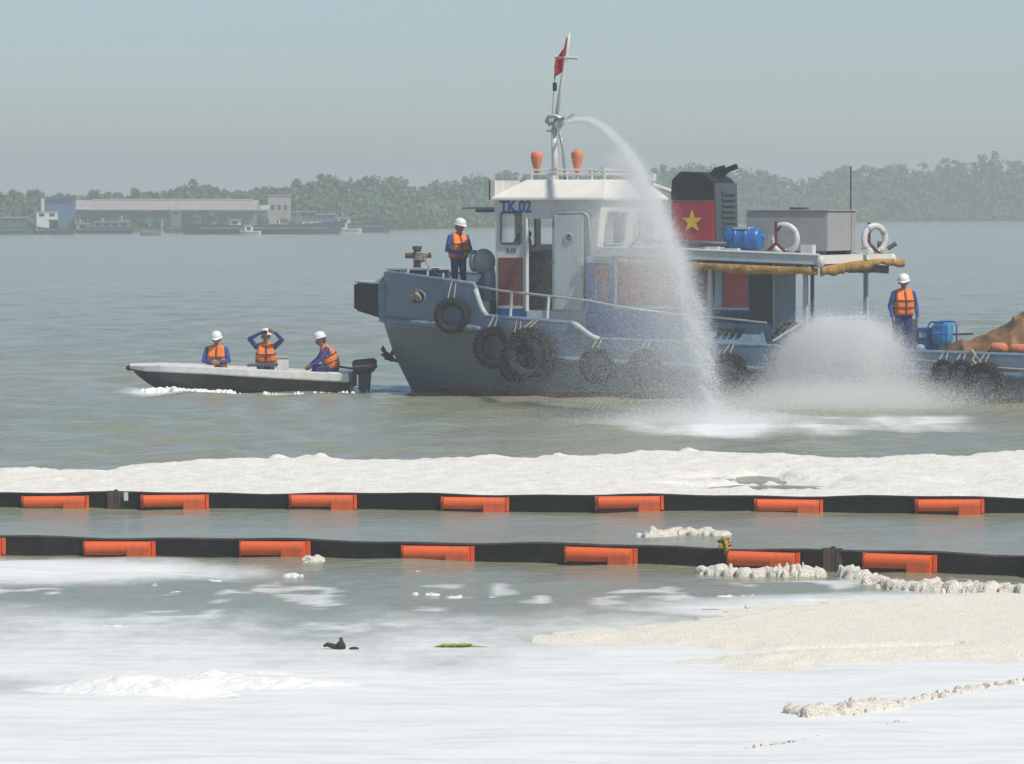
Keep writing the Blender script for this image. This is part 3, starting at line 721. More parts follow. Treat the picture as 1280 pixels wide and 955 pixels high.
# ---------------- wheelhouse
WS0, WS1, WT = 3.06, 5.56, 1.80
WZ0, WZ1 = 1.25, 4.40
aft_s = lambda z: 5.26 + .115 * (z - WZ0)                     # raked aft wall
frt_s = lambda z: WS0 - .02 * (z - WZ0)
win = (3.17, 3.66, 3.42, 4.12); door = (3.82, 4.42, 1.92, 3.98)
def side_fn(sg):
    def fn(u, z, th):
        s = frt_s(z) + (u - WS0) / (WS1 - WS0) * (aft_s(z) - frt_s(z)) if u in (WS0, WS1) else u
        return (s, sg * (WT - th), z)
    return fn
for sg in (1, -1):
    h = [win, door] if sg > 0 else [win, (3.82, 4.42, 3.2, 4.1), (4.62, 5.2, 3.42, 4.1)]
    w = TB().panel([WS0, WS1], [WZ0, 2.58, 3.2, WZ1], h, side_fn(sg), .07).build('wall', M['white'], tug)
    if sg > 0:
        TB().bx(3.10, 3.70, WT - .02, WT + .012, 2.02, 3.10).build('lower_panel', M['redbrown'], w)
        TB().bx(4.90, 5.34, WT - .02, WT + .012, 2.02, 2.98).build('lower_panel', M['redbrown'], w)
        TB().bx(3.08, 3.78, WT - .02, WT + .02, 1.96, 2.02).build('kick_strip', M['white'], w)
        TB().bx(3.08, 3.80, WT - .02, WT + .014, 1.74, 1.955).build('base_band', M['deepblue'], w)
    else:
        TB().bx(3.10, 5.2, -WT - .012, -WT + .02, 2.02, 3.10).build('lower_panel', M['redbrown'], w)
def rrect(a0, a1, b0, b1, r, k=5):
    out = []
    for cx, cz, st in ((a1 - r, b1 - r, 0), (a0 + r, b1 - r, 1), (a0 + r, b0 + r, 2), (a1 - r, b0 + r, 3)):
        for i in range(k + 1): t = (st + i / k) * math.pi / 2; out.append((cx + r * math.cos(t), cz + r * math.sin(t)))
    return out
def window(parent, fn, a0, a1, b0, b1, rad=.027, fm='darkgrey'):
    """rounded frame (tube) and a pane; fn(a, b, out) -> tug coordinates."""
    w = TB().tube([fn(a, b, .01) for a, b in rrect(a0, a1, b0, b1, .07)], rad, 6, closed=True).build('window', M[fm], parent, smooth=True)
    TB().add([fn(a, b, o) for o in (-.03, -.038) for a, b in ((a0, b0), (a1, b0), (a1, b1), (a0, b1))],
             [(0, 1, 2, 3), (7, 6, 5, 4), (0, 4, 5, 1), (1, 5, 6, 2), (2, 6, 7, 3), (3, 7, 4, 0)]).build('pane', M['glass'], w)
    return w
window(tug, lambda a, b, o: (a, WT + o, b), *win)
for q in (win, (3.82, 4.42, 3.2, 4.1), (4.62, 5.2, 3.42, 4.1)): window(tug, lambda a, b, o: (a, -WT - o, b), *q)
# front wall with three windows, aft wall with two
fw = [(-1.62, -.62, 3.35, 4.12), (-.48, .48, 3.35, 4.12), (.62, 1.62, 3.35, 4.12)]
TB().panel([-WT, WT], [WZ0, WZ1], fw, lambda t, z, th: (frt_s(z) + th, t * (1 if abs(t) < WT else .96), z), .07).build('front_wall', M['white'], tug)
for q in fw: window(tug, lambda a, b, o: (frt_s(b) - o, a, b), *q)
aw = [(.28, 1.40, 3.40, 4.14), (-1.40, -.28, 3.40, 4.14)]
TB().panel([-WT, WT], [WZ0, WZ1], aw, lambda t, z, th: (aft_s(z) - th, t * (1 if abs(t) < WT else .96), z), .07).build('aft_wall', M['cream'], tug)
for q in aw: window(tug, lambda a, b, o: (aft_s(b) + o, a, b), *q, fm='grey')
TB().bx(WS0 + .08, 5.2, -WT + .08, WT - .08, 1.88, 1.93).build('cabin_floor', M['deck'], tug)
TB().hexa([(3.30, -1.3, 1.93), (3.8, -1.3, 1.93), (3.8, .6, 1.93), (3.30, .6, 1.93), (3.20, -1.3, 3.2), (3.75, -1.3, 3.26), (3.75, .6, 3.26), (3.20, .6, 3.2)]).build('console', M['darkgrey'], tug)
TB().bx(4.45, 5.15, -1.5, .6, 1.93, 3.02).build('locker', M['darkgrey'], tug)
TB().ring([(.24, -.02), (.27, -.02), (.27, .02), (.24, .02)], 18, 0, Matrix.Translation((4.06, .2, 2.98)) @ Matrix.Rotation(1.3, 4, 'Y')).build('helm_wheel', M['rust'], tug)
# door folded back flat against the wall, frame round it
d = TB().bx(4.50, 5.22, WT + .05, WT + .10, 1.93, 4.06).build('door', M['palegrey'], tug, bevel=.02)
dr = TB().tube([(4.87 + .095 * math.cos(a), WT + .105, 3.55 + .095 * math.sin(a)) for a in np.linspace(0, 6.28, 21)[:-1]], .022, 6, closed=True).build('porthole', M['grey'], d, smooth=True)
dr = MB()
dr.v = [(4.87 + .085 * math.cos(a), -WT - .104, 3.55 + .085 * math.sin(a)) for a in np.linspace(0, 6.283, 21)[:-1]] + [(4.87 + .085 * math.cos(a), -WT - .112, 3.55 + .085 * math.sin(a)) for a in np.linspace(0, 6.283, 21)[:-1]]
dr.f = [tuple(range(20)), tuple(range(39, 19, -1))] + [(i, (i + 1) % 20, 20 + (i + 1) % 20, 20 + i) for i in range(20)]; dr.m = [0] * len(dr.f)
dr.build('porthole_glass', M['darkgrey'], d)
TB().tube([(5.14, WT + .10, 2.95), (5.14, WT + .16, 2.95), (5.14, WT + .16, 2.72), (5.14, WT + .10, 2.72)], .014, 6).build('handle', M['galv'], d)
for zh in (2.2, 3.0, 3.8): TB().bx(4.44, 4.53, WT + .0, WT + .08, zh - .05, zh + .05).build('hinge', M['grey'], d)
TB().tube([(4.46, WT + .03, 3.86), (4.50, WT + .03, 4.06), (4.62, WT + .03, 4.12), (5.2, WT + .03, 4.12), (5.30, WT + .03, 4.06), (5.33, WT + .03, 3.9), (5.33, WT + .03, 2.9)], .03, 8).build('door_rail', M['galv'], tug, smooth=True)
TB().tube([(3.80, WT + .02, 1.9), (3.80, WT + .02, 3.98)], .035, 8).build('door_jamb', M['white'], tug)
text_mesh('lettering', 'TK.02', .37, M['letter'], tug, Matrix.Translation((3.14, -WT - .008, 4.125)) @ Matrix.Rotation(math.pi / 2, 4, 'X'), squash=.84)
text_mesh('small_lettering', 'K.05', .13, M['letter'], tug, Matrix.Translation((3.30, -WT - .006, 3.22)) @ Matrix.Rotation(math.pi / 2, 4, 'X'), depth=.004)
# roof: eaves, hipped slope and flat top
e = .10
ev = [(WS0 - .12, -WT - e), (WS1 + .16, -WT - e), (WS1 + .16, WT + e), (WS0 - .12, WT + e)]
tp = [(WS0 + .42, -1.1), (WS1 - .12, -1.1), (WS1 - .12, 1.1), (WS0 + .42, 1.1)]
roof = TB().add([(a, b, 4.39) for a, b in ev] + [(a, b, 4.45) for a, b in ev] + [(a, b, 4.86) for a, b in tp],
         [(0, 3, 2, 1), (0, 1, 5, 4), (1, 2, 6, 5), (2, 3, 7, 6), (3, 0, 4, 7), (4, 5, 9, 8), (5, 6, 10, 9), (6, 7, 11, 10), (7, 4, 8, 11), (8, 9, 10, 11)]).build('wheelhouse_roof', M['cream'], tug, bevel=.015)
TB().bx(WS0 - .16, WS0 - .05, -WT, WT, 4.46, 4.84).build('front_board', M['white'], roof)
TB().bx(WS0 - .20, WS0 - .162, -WT, WT, 4.40, 4.84).build('board_face', M['redbrown'], roof)
for sg in (1, -1): TB().bx(WS0 - .95, WS0 - .07, sg * 1.55 - .09, sg * 1.55 + .09, 4.19, 4.24).build('side_light_board', M['bluegrey'], tug); TB().bx(WS0 - .62, WS0 - .07, sg * 1.55 - .05, sg * 1.55 + .05, 4.12, 4.19).build('board_bracket', M['darkgrey'], tug)
# roof rail
rr = [(WS0 + .5, 1.0), (WS1 - .2, 1.0), (WS1 - .2, -1.0), (WS0 + .5, -1.0)]
for zz in (4.98, 5.08): TB().tube([(a, b, zz) for a, b in rr], .022, 6, closed=True).build('roof_rail', M['white'], tug)
for a, b in rr + [(4.2, 1.0), (4.2, -1.0)]: TB().tube([(a, b, 4.84), (a, b, 5.12)], .026, 6).build('rail_post', M['white'], tug)
TB().tube([(5.5, -.2, 4.92), (6.6, -.9, 4.46)], .05, 8).build('boat_davit', M['white'], tug); TB().bx(5.75, 6.0, -.5, -.3, 4.84, 5.0).build('davit_block', M['white'], tug)
# mast: lower post, fire monitor, raked topmast, yard, lamp
mast = TB().tube([(3.72, 0, 4.8), (3.70, 0, 5.4), (3.68, 0, 6.05)], [.085, .075, .065], 10).build('mast', M['white'], tug, smooth=True)
TB().lathe([(.13, 4.84), (.11, 5.0)], 12, 0, Matrix.Translation((3.72, 0, 0))).build('mast_foot', M['white'], mast)
TB().tube([(3.96, 0, 4.86), (3.90, 0, 5.6), (3.80, 0, 6.0)], .035, 8).build('water_pipe', M['galv'], mast, smooth=True)
TB().tube([(3.72, 0, 6.2), (3.86, 0, 7.0), (4.00, 0, 7.75), (4.06, 0, 8.2)], [.05, .045, .04, .025], 8).build('topmast', M['white'], mast, smooth=True)
TB().tube([(3.70, .0, 7.66), (4.28, .0, 7.62)], .038, 8).build('yard', M['white'], mast)
TB().tube([(3.62, .0, 6.15), (3.72, 0, 7.62)], .008, 5).build('halyard', M['darkgrey'], mast)
TB().lathe([(.03, 6.88), (.05, 6.9), (.05, 7.06), (.03, 7.08)], 10, 0, Matrix.Translation((3.70, 0, 0))).build('signal_lamp', M['black'], mast)
mon = TB(); mon.lathe([(.10, 6.02), (.12, 6.06), (.12, 6.14), (.09, 6.22)], 12, 0, Matrix.Translation((3.76, 0, 0)))
mon.tube([(3.62, .05, 6.10), (3.55, .12, 6.2), (3.62, .16, 6.3), (3.76, .12, 6.32), (3.86, .06, 6.26)], .05, 8); mon.ell((3.80, 0, 6.17), (.13, .11, .12))
mon.tube([(3.84, .05, 6.22), (4.02, .14, 6.27)], [.055, .035], 10)
mon.tube([(3.50, 0, 5.98), (3.66, 0, 5.96)], .02, 6); mon.tube([(3.95, -.02, 6.24), (4.14, -.1, 6.36)], .022, 6)
mon.build('fire_monitor', M['galv'], mast, smooth=True, auto=40)

# ---------------- deckhouse (engine casing) behind the wheelhouse
def casing(s0, s1, w, z1, nm):
    return TB().panel([s0, s1], [.92, z1], [], lambda u, z, th: (u, w - th * 2 * w, z), 1.0).build(nm, M['blue'], tug)
dk = casing(5.34, 7.72, 2.0, 3.14, 'deckhouse')
da = casing(7.725, 9.02, 1.40, 3.02, 'aft_deckhouse')
TB().bx(5.36, 6.0, 1.99, 2.012, 3.0, 3.15).build('trim', M['palegrey'], dk)
TB().bx(5.56, 5.86, 1.99, 2.014, 2.16, 2.94).build('side_panel', M['red'], dk)
TB().bx(5.62, 5.74, 2.01, 2.02, 2.1, 2.55).build('panel_stripe', M['blue'], dk)
for (a, b, c, d_, mt) in ((6.10, 7.62, 2.06, 2.92, 'red'),): TB().bx(a, b, 1.99, 2.012, c, d_).build('side_panel', M[mt], dk)
for (a, b, c, d_) in ((6.04, 7.70, 1.98, 2.05), (6.04, 7.70, 2.93, 3.14), (6.04, 6.10, 2.05, 2.93), (7.62, 7.70, 2.05, 2.93)): TB().bx(a, b, 1.99, 2.03, c, d_).build('panel_frame', M['white'], dk)
for (a, b, mt) in ((7.78, 8.16, 'maroon'), (8.40, 8.98, 'red')): TB().bx(a, b, 1.39, 1.412, 2.02, 2.98).build('side_panel', M[mt], da)
TB().bx(7.76, 9.0, 1.39, 1.43, 1.96, 2.015).build('sill', M['white'], da)
TB().bx(8.20, 8.36, 1.39, 1.42, 2.02, 2.98).build('mullion', M['palegrey'], da)
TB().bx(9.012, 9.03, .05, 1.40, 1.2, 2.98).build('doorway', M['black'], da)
TB().bx(9.012, 9.05, -1.38, -.02, 1.2, 2.98).build('aft_door', M['bluegrey'], da)
TB().bx(9.012, 9.06, -.02, .05, 1.2, 3.0).build('door_post', M['palegrey'], da)
TB().bx(9.02, 9.12, -1.2, -.1, 2.84, 2.92).build('lamp_strip', M['white'], da)
# boat deck roof over the casing and the after deck
rf = TB().hexa([(5.7, -2.30, 3.17), (11.0, -2.30, 2.98), (11.0, 2.30, 2.98), (5.7, 2.30, 3.17), (5.7, -2.30, 3.36), (11.0, -2.30, 3.17), (11.0, 2.30, 3.17), (5.7, 2.30, 3.36)]).build('boat_deck', M['palegrey'], tug, bevel=.012)
rz = lambda s: 3.36 - .19 * (s - 5.7) / 5.3
TB().bx(10.98, 11.06, -2.3, 2.3, 3.0, 3.19).build('aft_fascia', M['cream'], rf)
for sg in (1, -1): TB().tube([(s, sg * 2.30, rz(s) + .03) for s in np.linspace(6.6, 11.0, 7)], .03, 6).build('edge_pipe', M['white'], rf)
for t0 in (2.3, -2.3): TB().ell((11.03, t0, 3.05), (.10, .09, .14)).build('corner_cap', M['white'], rf, smooth=True)
# rolled ochre awning hanging below the edges
def roll(name, pts, r, seed):
    """gathered canvas: a sagging, creased strip hanging from the edge."""
    vs = []; k = 60; L = sum((Vector(q) - Vector(pts[0])).length for q in pts[-1:])
    for i in range(k):
        f = i / (k - 1); j = f * (len(pts) - 1); a = int(min(j, len(pts) - 2)); w = j - a
        p = Vector(pts[a]).lerp(Vector(pts[a + 1]), w); d = (Vector(pts[a + 1]) - Vector(pts[a])).normalized(); nn = Vector((-d.y, d.x, 0))
        hgt = r * (.9 + 2.0 * (float(fbm(f * L * 1.4, seed * 3., 6)) - .3)); wv = .03 * (float(fbm(f * L * 5, seed * 7., 8, 3)) - .5) * 2
        for b_ in (-1, 1):
            for q, ww in ((.9, .35), (.25, .8), (-.35, 1.0), (-1, .5)):
                vs.append(p + nn * (b_ * .05 * ww + wv * (1.2 - q)) + Vector((0, 0, r * .9 if q == .9 else r * .25 + q * hgt + .015 * math.sin(f * L * 9 + b_))))
    fs = []
    for i in range(k - 1):
        a, c = i * 8, i * 8 + 8
        lp = [0, 1, 2, 3, 7, 6, 5, 4]
        for j in range(8): fs.append((a + lp[j], a + lp[(j + 1) % 8], c + lp[(j + 1) % 8], c + lp[j]))
    fs += [tuple([0, 1, 2, 3, 7, 6, 5, 4]), tuple((k - 1) * 8 + q for q in [4, 5, 6, 7, 3, 2, 1, 0])]
    return TB().add(vs, fs).build(name, M['tantarp'], tug, smooth=True)
roll('rolled_awning', [(6.2, 2.28, 3.02), (8.5, 2.28, 2.93), (10.95, 2.28, 2.84)], .085, 1)
roll('rolled_awning', [(6.2, -2.28, 3.02), (8.5, -2.28, 2.93), (10.95, -2.28, 2.84)], .085, 2)
roll('rolled_awning', [(11.02, 2.15, 2.86), (11.08, .4, 2.96), (11.05, -1.2, 3.0), (11.1, -2.85, 2.98)], .095, 3)
TB().bx(10.9, 10.96, -2.25, -.6, 2.80, 2.92).build('awning_batten', M['rust'], tug)
for s0, t0 in ((10.53, 1.9), (10.53, -1.95), (8.28, 1.9), (8.28, -1.95)): TB().bx(s0 - .045, s0 + .045, t0 - .045, t0 + .045, .92, 3.0).build('awning_post', M['palegrey'], tug)
TB().bx(10.62, 10.68, 1.75, 1.83, 1.7, 3.0).build('awning_post', M['darkgrey'], tug)
# rail across the after end, side rail, stanchions
for zz in (1.76, 1.55): TB().tube([(10.53, 1.9, zz), (10.53, -1.95, zz)], .032, 6).build('aft_rail', M['palegrey'], tug)
for t0 in (.9, -.1, -1.0): TB().tube([(10.53, t0, .92), (10.53, t0, 1.76)], .025, 6).build('rail_post', M['palegrey'], tug)
TB().tube([(10.53, 1.9, 1.75), (9.9, 2.25, 1.30)], .03, 6).build('rail_brace', M['palegrey'], tug)
TB().tube([(7.6, 2.1, 1.86), (8.6, 2.1, 1.80), (9.7, 2.1, 1.70)], .028, 6).build('side_rail', M['galv'], tug)
TB().tube([(2.86, 2.42, 2.46), (3.5, 2.44, 2.36), (4.4, 2.44, 2.28), (5.6, 2.44, 2.16), (6.4, 2.44, 2.02), (7.6, 2.1, 1.86)], .028, 8).build('side_rail', M['galv'], tug, smooth=True)
for s0, zt in ((3.72, 2.34), (4.62, 2.26)): TB().tube([(s0 - .04, 2.46, GZ(s0)), (s0, 2.44, zt)], .036, 8).build('stanchion', M['white'], tug)
# engine-room skylight coaming with louvre slots
ck = TB().hexa([(7.75, 1.45, .92), (9.75, 1.45, .92), (9.75, 2.35, .92), (7.75, 2.35, .92), (7.75, 1.45, 1.72), (9.55, 1.45, 1.66), (9.55, 1.95, 1.66), (7.75, 1.95, 1.72)]).build('skylight_coaming', M['bluegrey'], tug)
for s0 in (8.52, 8.68, 8.84, 9.0): TB().hexa([(s0, 2.06, 1.40), (s0 + .10, 2.06, 1.40), (s0 + .10, 2.16, 1.40), (s0, 2.16, 1.40), (s0 + .05, 1.99, 1.56), (s0 + .15, 1.99, 1.56), (s0 + .15, 2.08, 1.56), (s0 + .05, 2.08, 1.56)]).build('louvre', M['black'], ck)
TB().bx(7.9, 9.0, 1.42, 1.5, 1.74, 1.90).build('hose_tray', M['darkgrey'], tug)
# after deck odds and ends: winch drum
wn_ = TB(); wn_.bx(11.9, 12.25, -.6, .1, .92, 1.75); wn_.build('deck_locker', M['darkgrey'], tug)
# cowl ventilator on the foredeck
cv = TB(); cv.tube([(2.62, 1.25, 1.9), (2.64, 1.25, 2.5), (2.62, 1.25, 2.85)], .13, 12)
cv.ell((2.50, 1.28, 3.0), (.27, .25, .30), 20, 12)
cv.ring([(.20, -.02), (.25, -.02), (.25, .03), (.20, .03)], 20, 0, Matrix.Translation((2.27, 1.30, 3.02)) @ Matrix.Rotation(math.pi / 2, 4, 'Y'))
cv.build('cowl_ventilator', M['grey'], tug, smooth=True, auto=50)
TB().bx(2.95, 3.03, 1.0, 1.7, 2.12, 2.5).build('vent_box', M['deepblue'], tug)
# bow bollard
bo = TB(); bo.tube([(.40, .35, 2.84), (.40, .35, 3.30)], .085, 12); bo.tube([(.40, .35, 3.26), (.40, .35, 3.34)], .11, 12); bo.tube([(.14, .45, 3.12), (.70, .23, 3.13)], .065, 10)
bo.build('mooring_bitt', M['rust'], tug, smooth=True, auto=40)
rp = TB()
for k in range(4): rp.tube([(.46 + .13 * math.cos(a) + .02 * k, .35 + .12 * math.sin(a), 3.02 + .045 * k + .03 * math.sin(a)) for a in np.linspace(0, 6.28, 15)[:-1]], .028, 6, closed=True)
rp.tube([(.6, .4, 3.06), (.9, .8, 2.86), (1.25, 1.1, 2.72), (1.6, 1.3, 2.62)], .018, 6)
tag(rp.build('mooring_rope', M['rope'], loc=T(0, 0, 0), rz=TUGROT, smooth=True), 'pale mooring rope wound on the bow bitt of the tug', 'rope')

# ---------------- funnel
fun = TB().hexa([(6.86, .7, 3.34), (7.90, .7, 3.34), (7.90, -.7, 3.34), (6.86, -.7, 3.34), (6.84, .7, 4.385), (7.87, .7, 4.385), (7.87, -.7, 4.385), (6.84, -.7, 4.385)]).build('funnel', [M['funnelred']], tug, bevel=.03)
TB().hexa([(7.885, .66, 3.36), (7.935, .66, 3.36), (7.935, -.66, 3.36), (7.885, -.66, 3.36), (7.85, .66, 4.78), (7.90, .66, 4.78), (7.90, -.66, 4.78), (7.85, -.66, 4.78)]).build('louvre_panel', M['darkgrey'], fun)
for k in range(8): TB().bx(7.90, 7.95, -.5, .3, 3.62 + .13 * k, 3.67 + .13 * k).build('louvre', M['darkgrey'], fun)
ft = TB().add([(6.84, t, 4.39) for t in (.705, -.705)] + [(7.875, t, 4.39) for t in (.705, -.705)] + [(7.83, t, 4.82) for t in (.7, -.7)] + [(7.56, t, 5.0) for t in (.66, -.66)] + [(7.05, t, 5.04) for t in (.66, -.66)] + [(6.86, t, 4.85) for t in (.7, -.7)],
              [(0, 2, 4, 6, 8, 10), (1, 11, 9, 7, 5, 3), (0, 1, 3, 2), (2, 3, 5, 4), (4, 5, 7, 6), (6, 7, 9, 8), (8, 9, 11, 10), (10, 11, 1, 0)]).build('funnel_top', M['black'], tug, bevel=.02)
ex = TB(); ex.tube([(7.55, .1, 4.9), (7.68, .05, 5.06), (7.88, .0, 5.12)], .075, 10); ex.tube([(7.6, -.3, 4.9), (7.8, -.34, 5.08), (8.02, -.36, 5.16)], .065, 10)
ex.build('exhaust_pipe', M['black'], ft, smooth=True, auto=50)
st_ = []
for k in range(10):
    a = math.pi / 2 + k * math.pi / 5; r_ = .265 if k % 2 == 0 else .105; st_.append((7.36 + r_ * math.cos(a), 3.92 + r_ * math.sin(a)))
for sg in (1, -1): TB().add([(a, sg * .712, b) for a, b in st_] + [(a, sg * .69, b) for a, b in st_], [tuple(range(10)), tuple(range(19, 9, -1))] + [(i, (i + 1) % 10, 10 + (i + 1) % 10, 10 + i) for i in range(10)]).build('star_emblem', M['yellow'], fun)
# red lifebuoy brackets standing on the boat deck
def bracket(s, t, nm='lifebuoy_bracket', par=None):
    z = rz(s); b = TB(); b.tube([(s, t, z + .22), (s, t, z + .72)], .035, 6); b.tube([(s, t, z + .25), (s - .26, t, z)], .035, 6); b.tube([(s, t, z + .25), (s + .28, t, z)], .035, 6); b.tube([(s + .02, t, z + .5), (s + .12, t, z + .62)], .025, 6)
    return b.build(nm, M['maroon'], tug)
bracket(6.65, 2.05); bracket(9.92, 2.12); bracket(10.75, -1.55)
TB().tube([(10.66, -.6, 3.2), (10.66, -.6, 5.15)], .018, 6).build('antenna', M['darkgrey'], tug)
sl = TB(); sl.tube([(10.85, -2.1, 3.18), (10.85, -2.1, 3.34)], .025, 6); sl.tube([(10.75, -2.1, 3.38), (10.95, -2.15, 3.40)], [.09, .07], 10); sl.tube([(11.0, -2.1, 3.3), (11.16, -2.2, 3.42)], .05, 8)
sl.build('search_light', M['darkgrey'], tug)
for s0, t0, h_ in ((8.2, 2.0, .10), (8.7, 2.05, .08), (10.3, 1.6, .22), (10.9, -.3, .12)): TB().bx(s0, s0 + .28, t0 - .2, t0, rz(s0), rz(s0) + h_).build('roof_fitting', M['white'], rf)
TB().tube([(6.5, 1.2, 3.5), (7.4, 1.7, 3.46), (8.6, 1.75, 3.42)], .06, 8).build('deck_hose', M['darkgrey'], rf, smooth=True)

# ================================================================== things carried by the tug
def tyre_mesh(R, w, name='tyre_fender'):
    h = w / 2
    prof = [(R * .62, -h * .75), (R * .80, -h), (R * .94, -h * .85), (R, -h * .5), (R, h * .5), (R * .94, h * .85), (R * .80, h), (R * .62, h * .75), (R * .58, h * .6), (R * .70, h * .4), (R * .80, 0), (R * .70, -h * .4), (R * .58, -h * .6)]
    mb = MB(); mb.ring(prof, 28)
    for k in range(28):                                  # tread blocks
        a = 2 * math.pi * k / 28
        mtx = Matrix.Rotation(a, 4, 'Z')
        for q in (-.27, .27):
            c = [mtx @ Vector((R * .98, y, (q + dz) * w)) for y in (-.04 * R, .07 * R) for dz in (-.2, .2)]
            e = [mtx @ Vector((R * 1.012, y, (q + dz) * w)) for y in (-.04 * R, .07 * R) for dz in (-.2, .2)]
            mb.hexa([c[0], c[1], c[3], c[2], e[0], e[1], e[3], e[2]])
    return mb
def tyre(s, z, R, w, label, tilt=0., t=None, rope_to=None, group='tyre fenders hung along the tug hull'):
    g = BG(s) if z > KZ(s) * .9 else BW(s) + (BG(s) - BW(s)) * np.interp(z, [0, KZ(s) * .5, KZ(s)], [0, .62, 1])
    tt = (g + w / 2 + .035) if t is None else t
    slope = (BG(s + .3) - BG(s - .3)) / .6 if s > .4 else 0
    root = empty('tyre_fender', T(s, tt, z), TUGROT + math.atan(slope) * 1.0)
    o = tyre_mesh(R, w).build('tyre', M['tyre'], root, smooth=True, auto=40)
    o.rotation_euler = (math.pi / 2 + tilt, 0, 0)
    top = GZ(s) + .02 - z
    for dx in (-.10, .10):
        MB().tube([(dx, 0, R * .72), (dx * .7, .02 - w * .55, R * 1.02), (dx * .5, (tt - BG(s)) * 1.0 + .02, max(top, R * 1.1))], .014, 6).build('hanging_rope', M['rope'], root)
    return tag(root, label, 'tyre', group)
tyre(2.32, 1.80, .40, .24, 'black tyre fender hung on the bow bulwark below the standing worker')
tyre(3.38, 1.10, .46, .26, 'big tyre fender below the first bulwark step, beside the huge tyre', .08)
tyre(3.95, .76, .44, .20, 'tyre fender tucked low between two bigger tyres under the wheelhouse')
tyre(4.36, .98, .58, .42, 'huge wide black tyre fender under the open wheelhouse door')
tyre(5.91, .73, .40, .22, 'tyre fender on the hull below the second bulwark step')
tyre(7.08, .69, .42, .22, 'tyre fender on the hull under the red and white deckhouse panel, veiled by spray')
tyre(9.06, .63, .42, .22, 'tyre fender on the hull below the skylight slots, between the two sprays')
tyre(14.02, .72, .24, .16, 'small tyre fender, one of two side by side near the blue generator', group='pair of small tyre fenders')
tyre(14.42, .72, .24, .16, 'small tyre fender, one of two side by side near the blue generator', group='pair of small tyre fenders')
tyre(14.95, .48, .44, .26, 'large tyre fender tied with white rope below the brown tarpaulin', .12)
q = empty('leaning_tyre', T(10.15, 1.78, 1.28), TUGROT); o = tyre_mesh(.44, .22).build('tyre', M['tyre'], q, smooth=True, auto=40); o.rotation_euler = (math.pi / 2 - .45, 0, 0)
MB().tube([(.10, -.16, -.30), (.16, -.2, -.1), (.12, -.18, .05)], .035, 8).build('yellow_strap', M['ropeyellow'], q); tag(q, 'black tyre leaning on the after deck below the awning post', 'tyre')
kn = MB(); kn.tube([(-.16, 0, .14), (-.06, -.06, .22), (.02, -.07, .12), (-.04, -.09, .02), (.05, -.08, -.08), (.0, -.10, -.20), (.04, -.10, -.32), (.02, -.08, -.42)], [.02, .032, .04, .034, .042, .032, .03, .02], 7)
kn.tube([(.02, -.07, .12), (.16, -.06, -.05), (.34, -.04, -.2), (.5, 0, -.42)], .016, 6)
tag(kn.build('lashing_rope', M['rope'], loc=T(14.72, 2.66, .95), rz=TUGROT, smooth=True), 'knotted white rope lashing above the large aft tyre', 'rope')
rp = MB(); rp.tube([(0, 0, .12), (.6, -.02, .06), (1.2, 0, .0), (2.0, .02, -.06), (3.0, 0, -.1)], .018, 6)
tag(rp.build('side_line', M['rope'], loc=T(13.2, 2.64, .86), rz=TUGROT, smooth=True), 'thin slack line running along the aft hull side', 'rope')

def lifebuoy(p, rzz, tilt, label):
    mb = MB(); pr = [(.30 + .075 * math.cos(a), .06 * math.sin(a)) for a in np.linspace(0, 6.283, 13)[:-1]]
    root = empty('lifebuoy', p, rzz); o = mb.ring(pr, 30).build('ring', M['white'], root, smooth=True); o.rotation_euler = (math.pi / 2, 0, tilt)
    for k in range(4):
        a = k * math.pi / 2 + .6
        mm = Matrix.Translation((.30 * math.cos(a), .30 * math.sin(a), 0)) @ Matrix.Rotation(a, 4, 'Z') @ Matrix.Rotation(math.pi / 2, 4, 'X')
        MB().ring([(.079, -.03), (.083, -.03), (.083, .03), (.079, .03)], 12, 0, mm).build('band', M['palegrey'], o)
    return tag(root, label, 'lifebuoy')
lifebuoy(T(10.06, 2.0, rz(10.06) + .34), TUGROT, 0, 'white lifebuoy behind a red bracket at the side edge of the boat deck')
lifebuoy(T(10.86, -1.62, rz(10.86) + .34), TUGROT, 1.0, 'white lifebuoy at the aft end of the boat deck past the grey box')
# blue drum on its side
dm = empty('plastic_drum', T(8.48, 1.45, rz(8.5) + .27), TUGROT)
b = MB(); b.lathe([(.20, 0), (.25, .03), (.265, .12), (.265, .28), (.28, .30), (.265, .32), (.265, .52), (.28, .54), (.265, .56), (.265, .72), (.25, .80), (.20, .83)], 22, 0, Matrix.Rotation(math.pi / 2, 4, 'Y')); b.build('body', M['drum'], dm, smooth=True, auto=50)
MB().bx(.25, .6, -.2, .2, .22, .275).build('cover_rag', M['palegrey'], dm); MB().tube([(.83, .08, .08), (.87, .08, .08)], .04, 10).build('bung', M['cyan'], dm)
tag(dm, 'blue plastic drum lying on its side behind the funnel', 'drum')
# grey steel box
bx_ = empty('deck_box', T(8.75, 0, rz(9.7) - .03), TUGROT)
MB().bx(0, 1.92, -.92, .92, .08, .97).build('body', M['boxgrey'], bx_, bevel=.015)
MB().bx(-.03, 1.95, -.95, .95, .972, 1.0).build('lid', M['roof_far'], bx_)
TB().bx(3.12, 3.75, .82, 1.5, 1.935, 2.20).build('helm_step', M['darkgrey'], tug)
for k in range(2): MB().bx(.1, 1.8, -.85 + 1.5 * k, -.65 + 1.5 * k, 0, .08).build('skid', M['darkgrey'], bx_)
MB().bx(.75, 1.1, -.2, .1, 1.0, 1.05).build('hatch', M['darkgrey'], bx_)
tag(bx_, 'large plain grey box standing on the boat deck behind the blue drum', 'box')
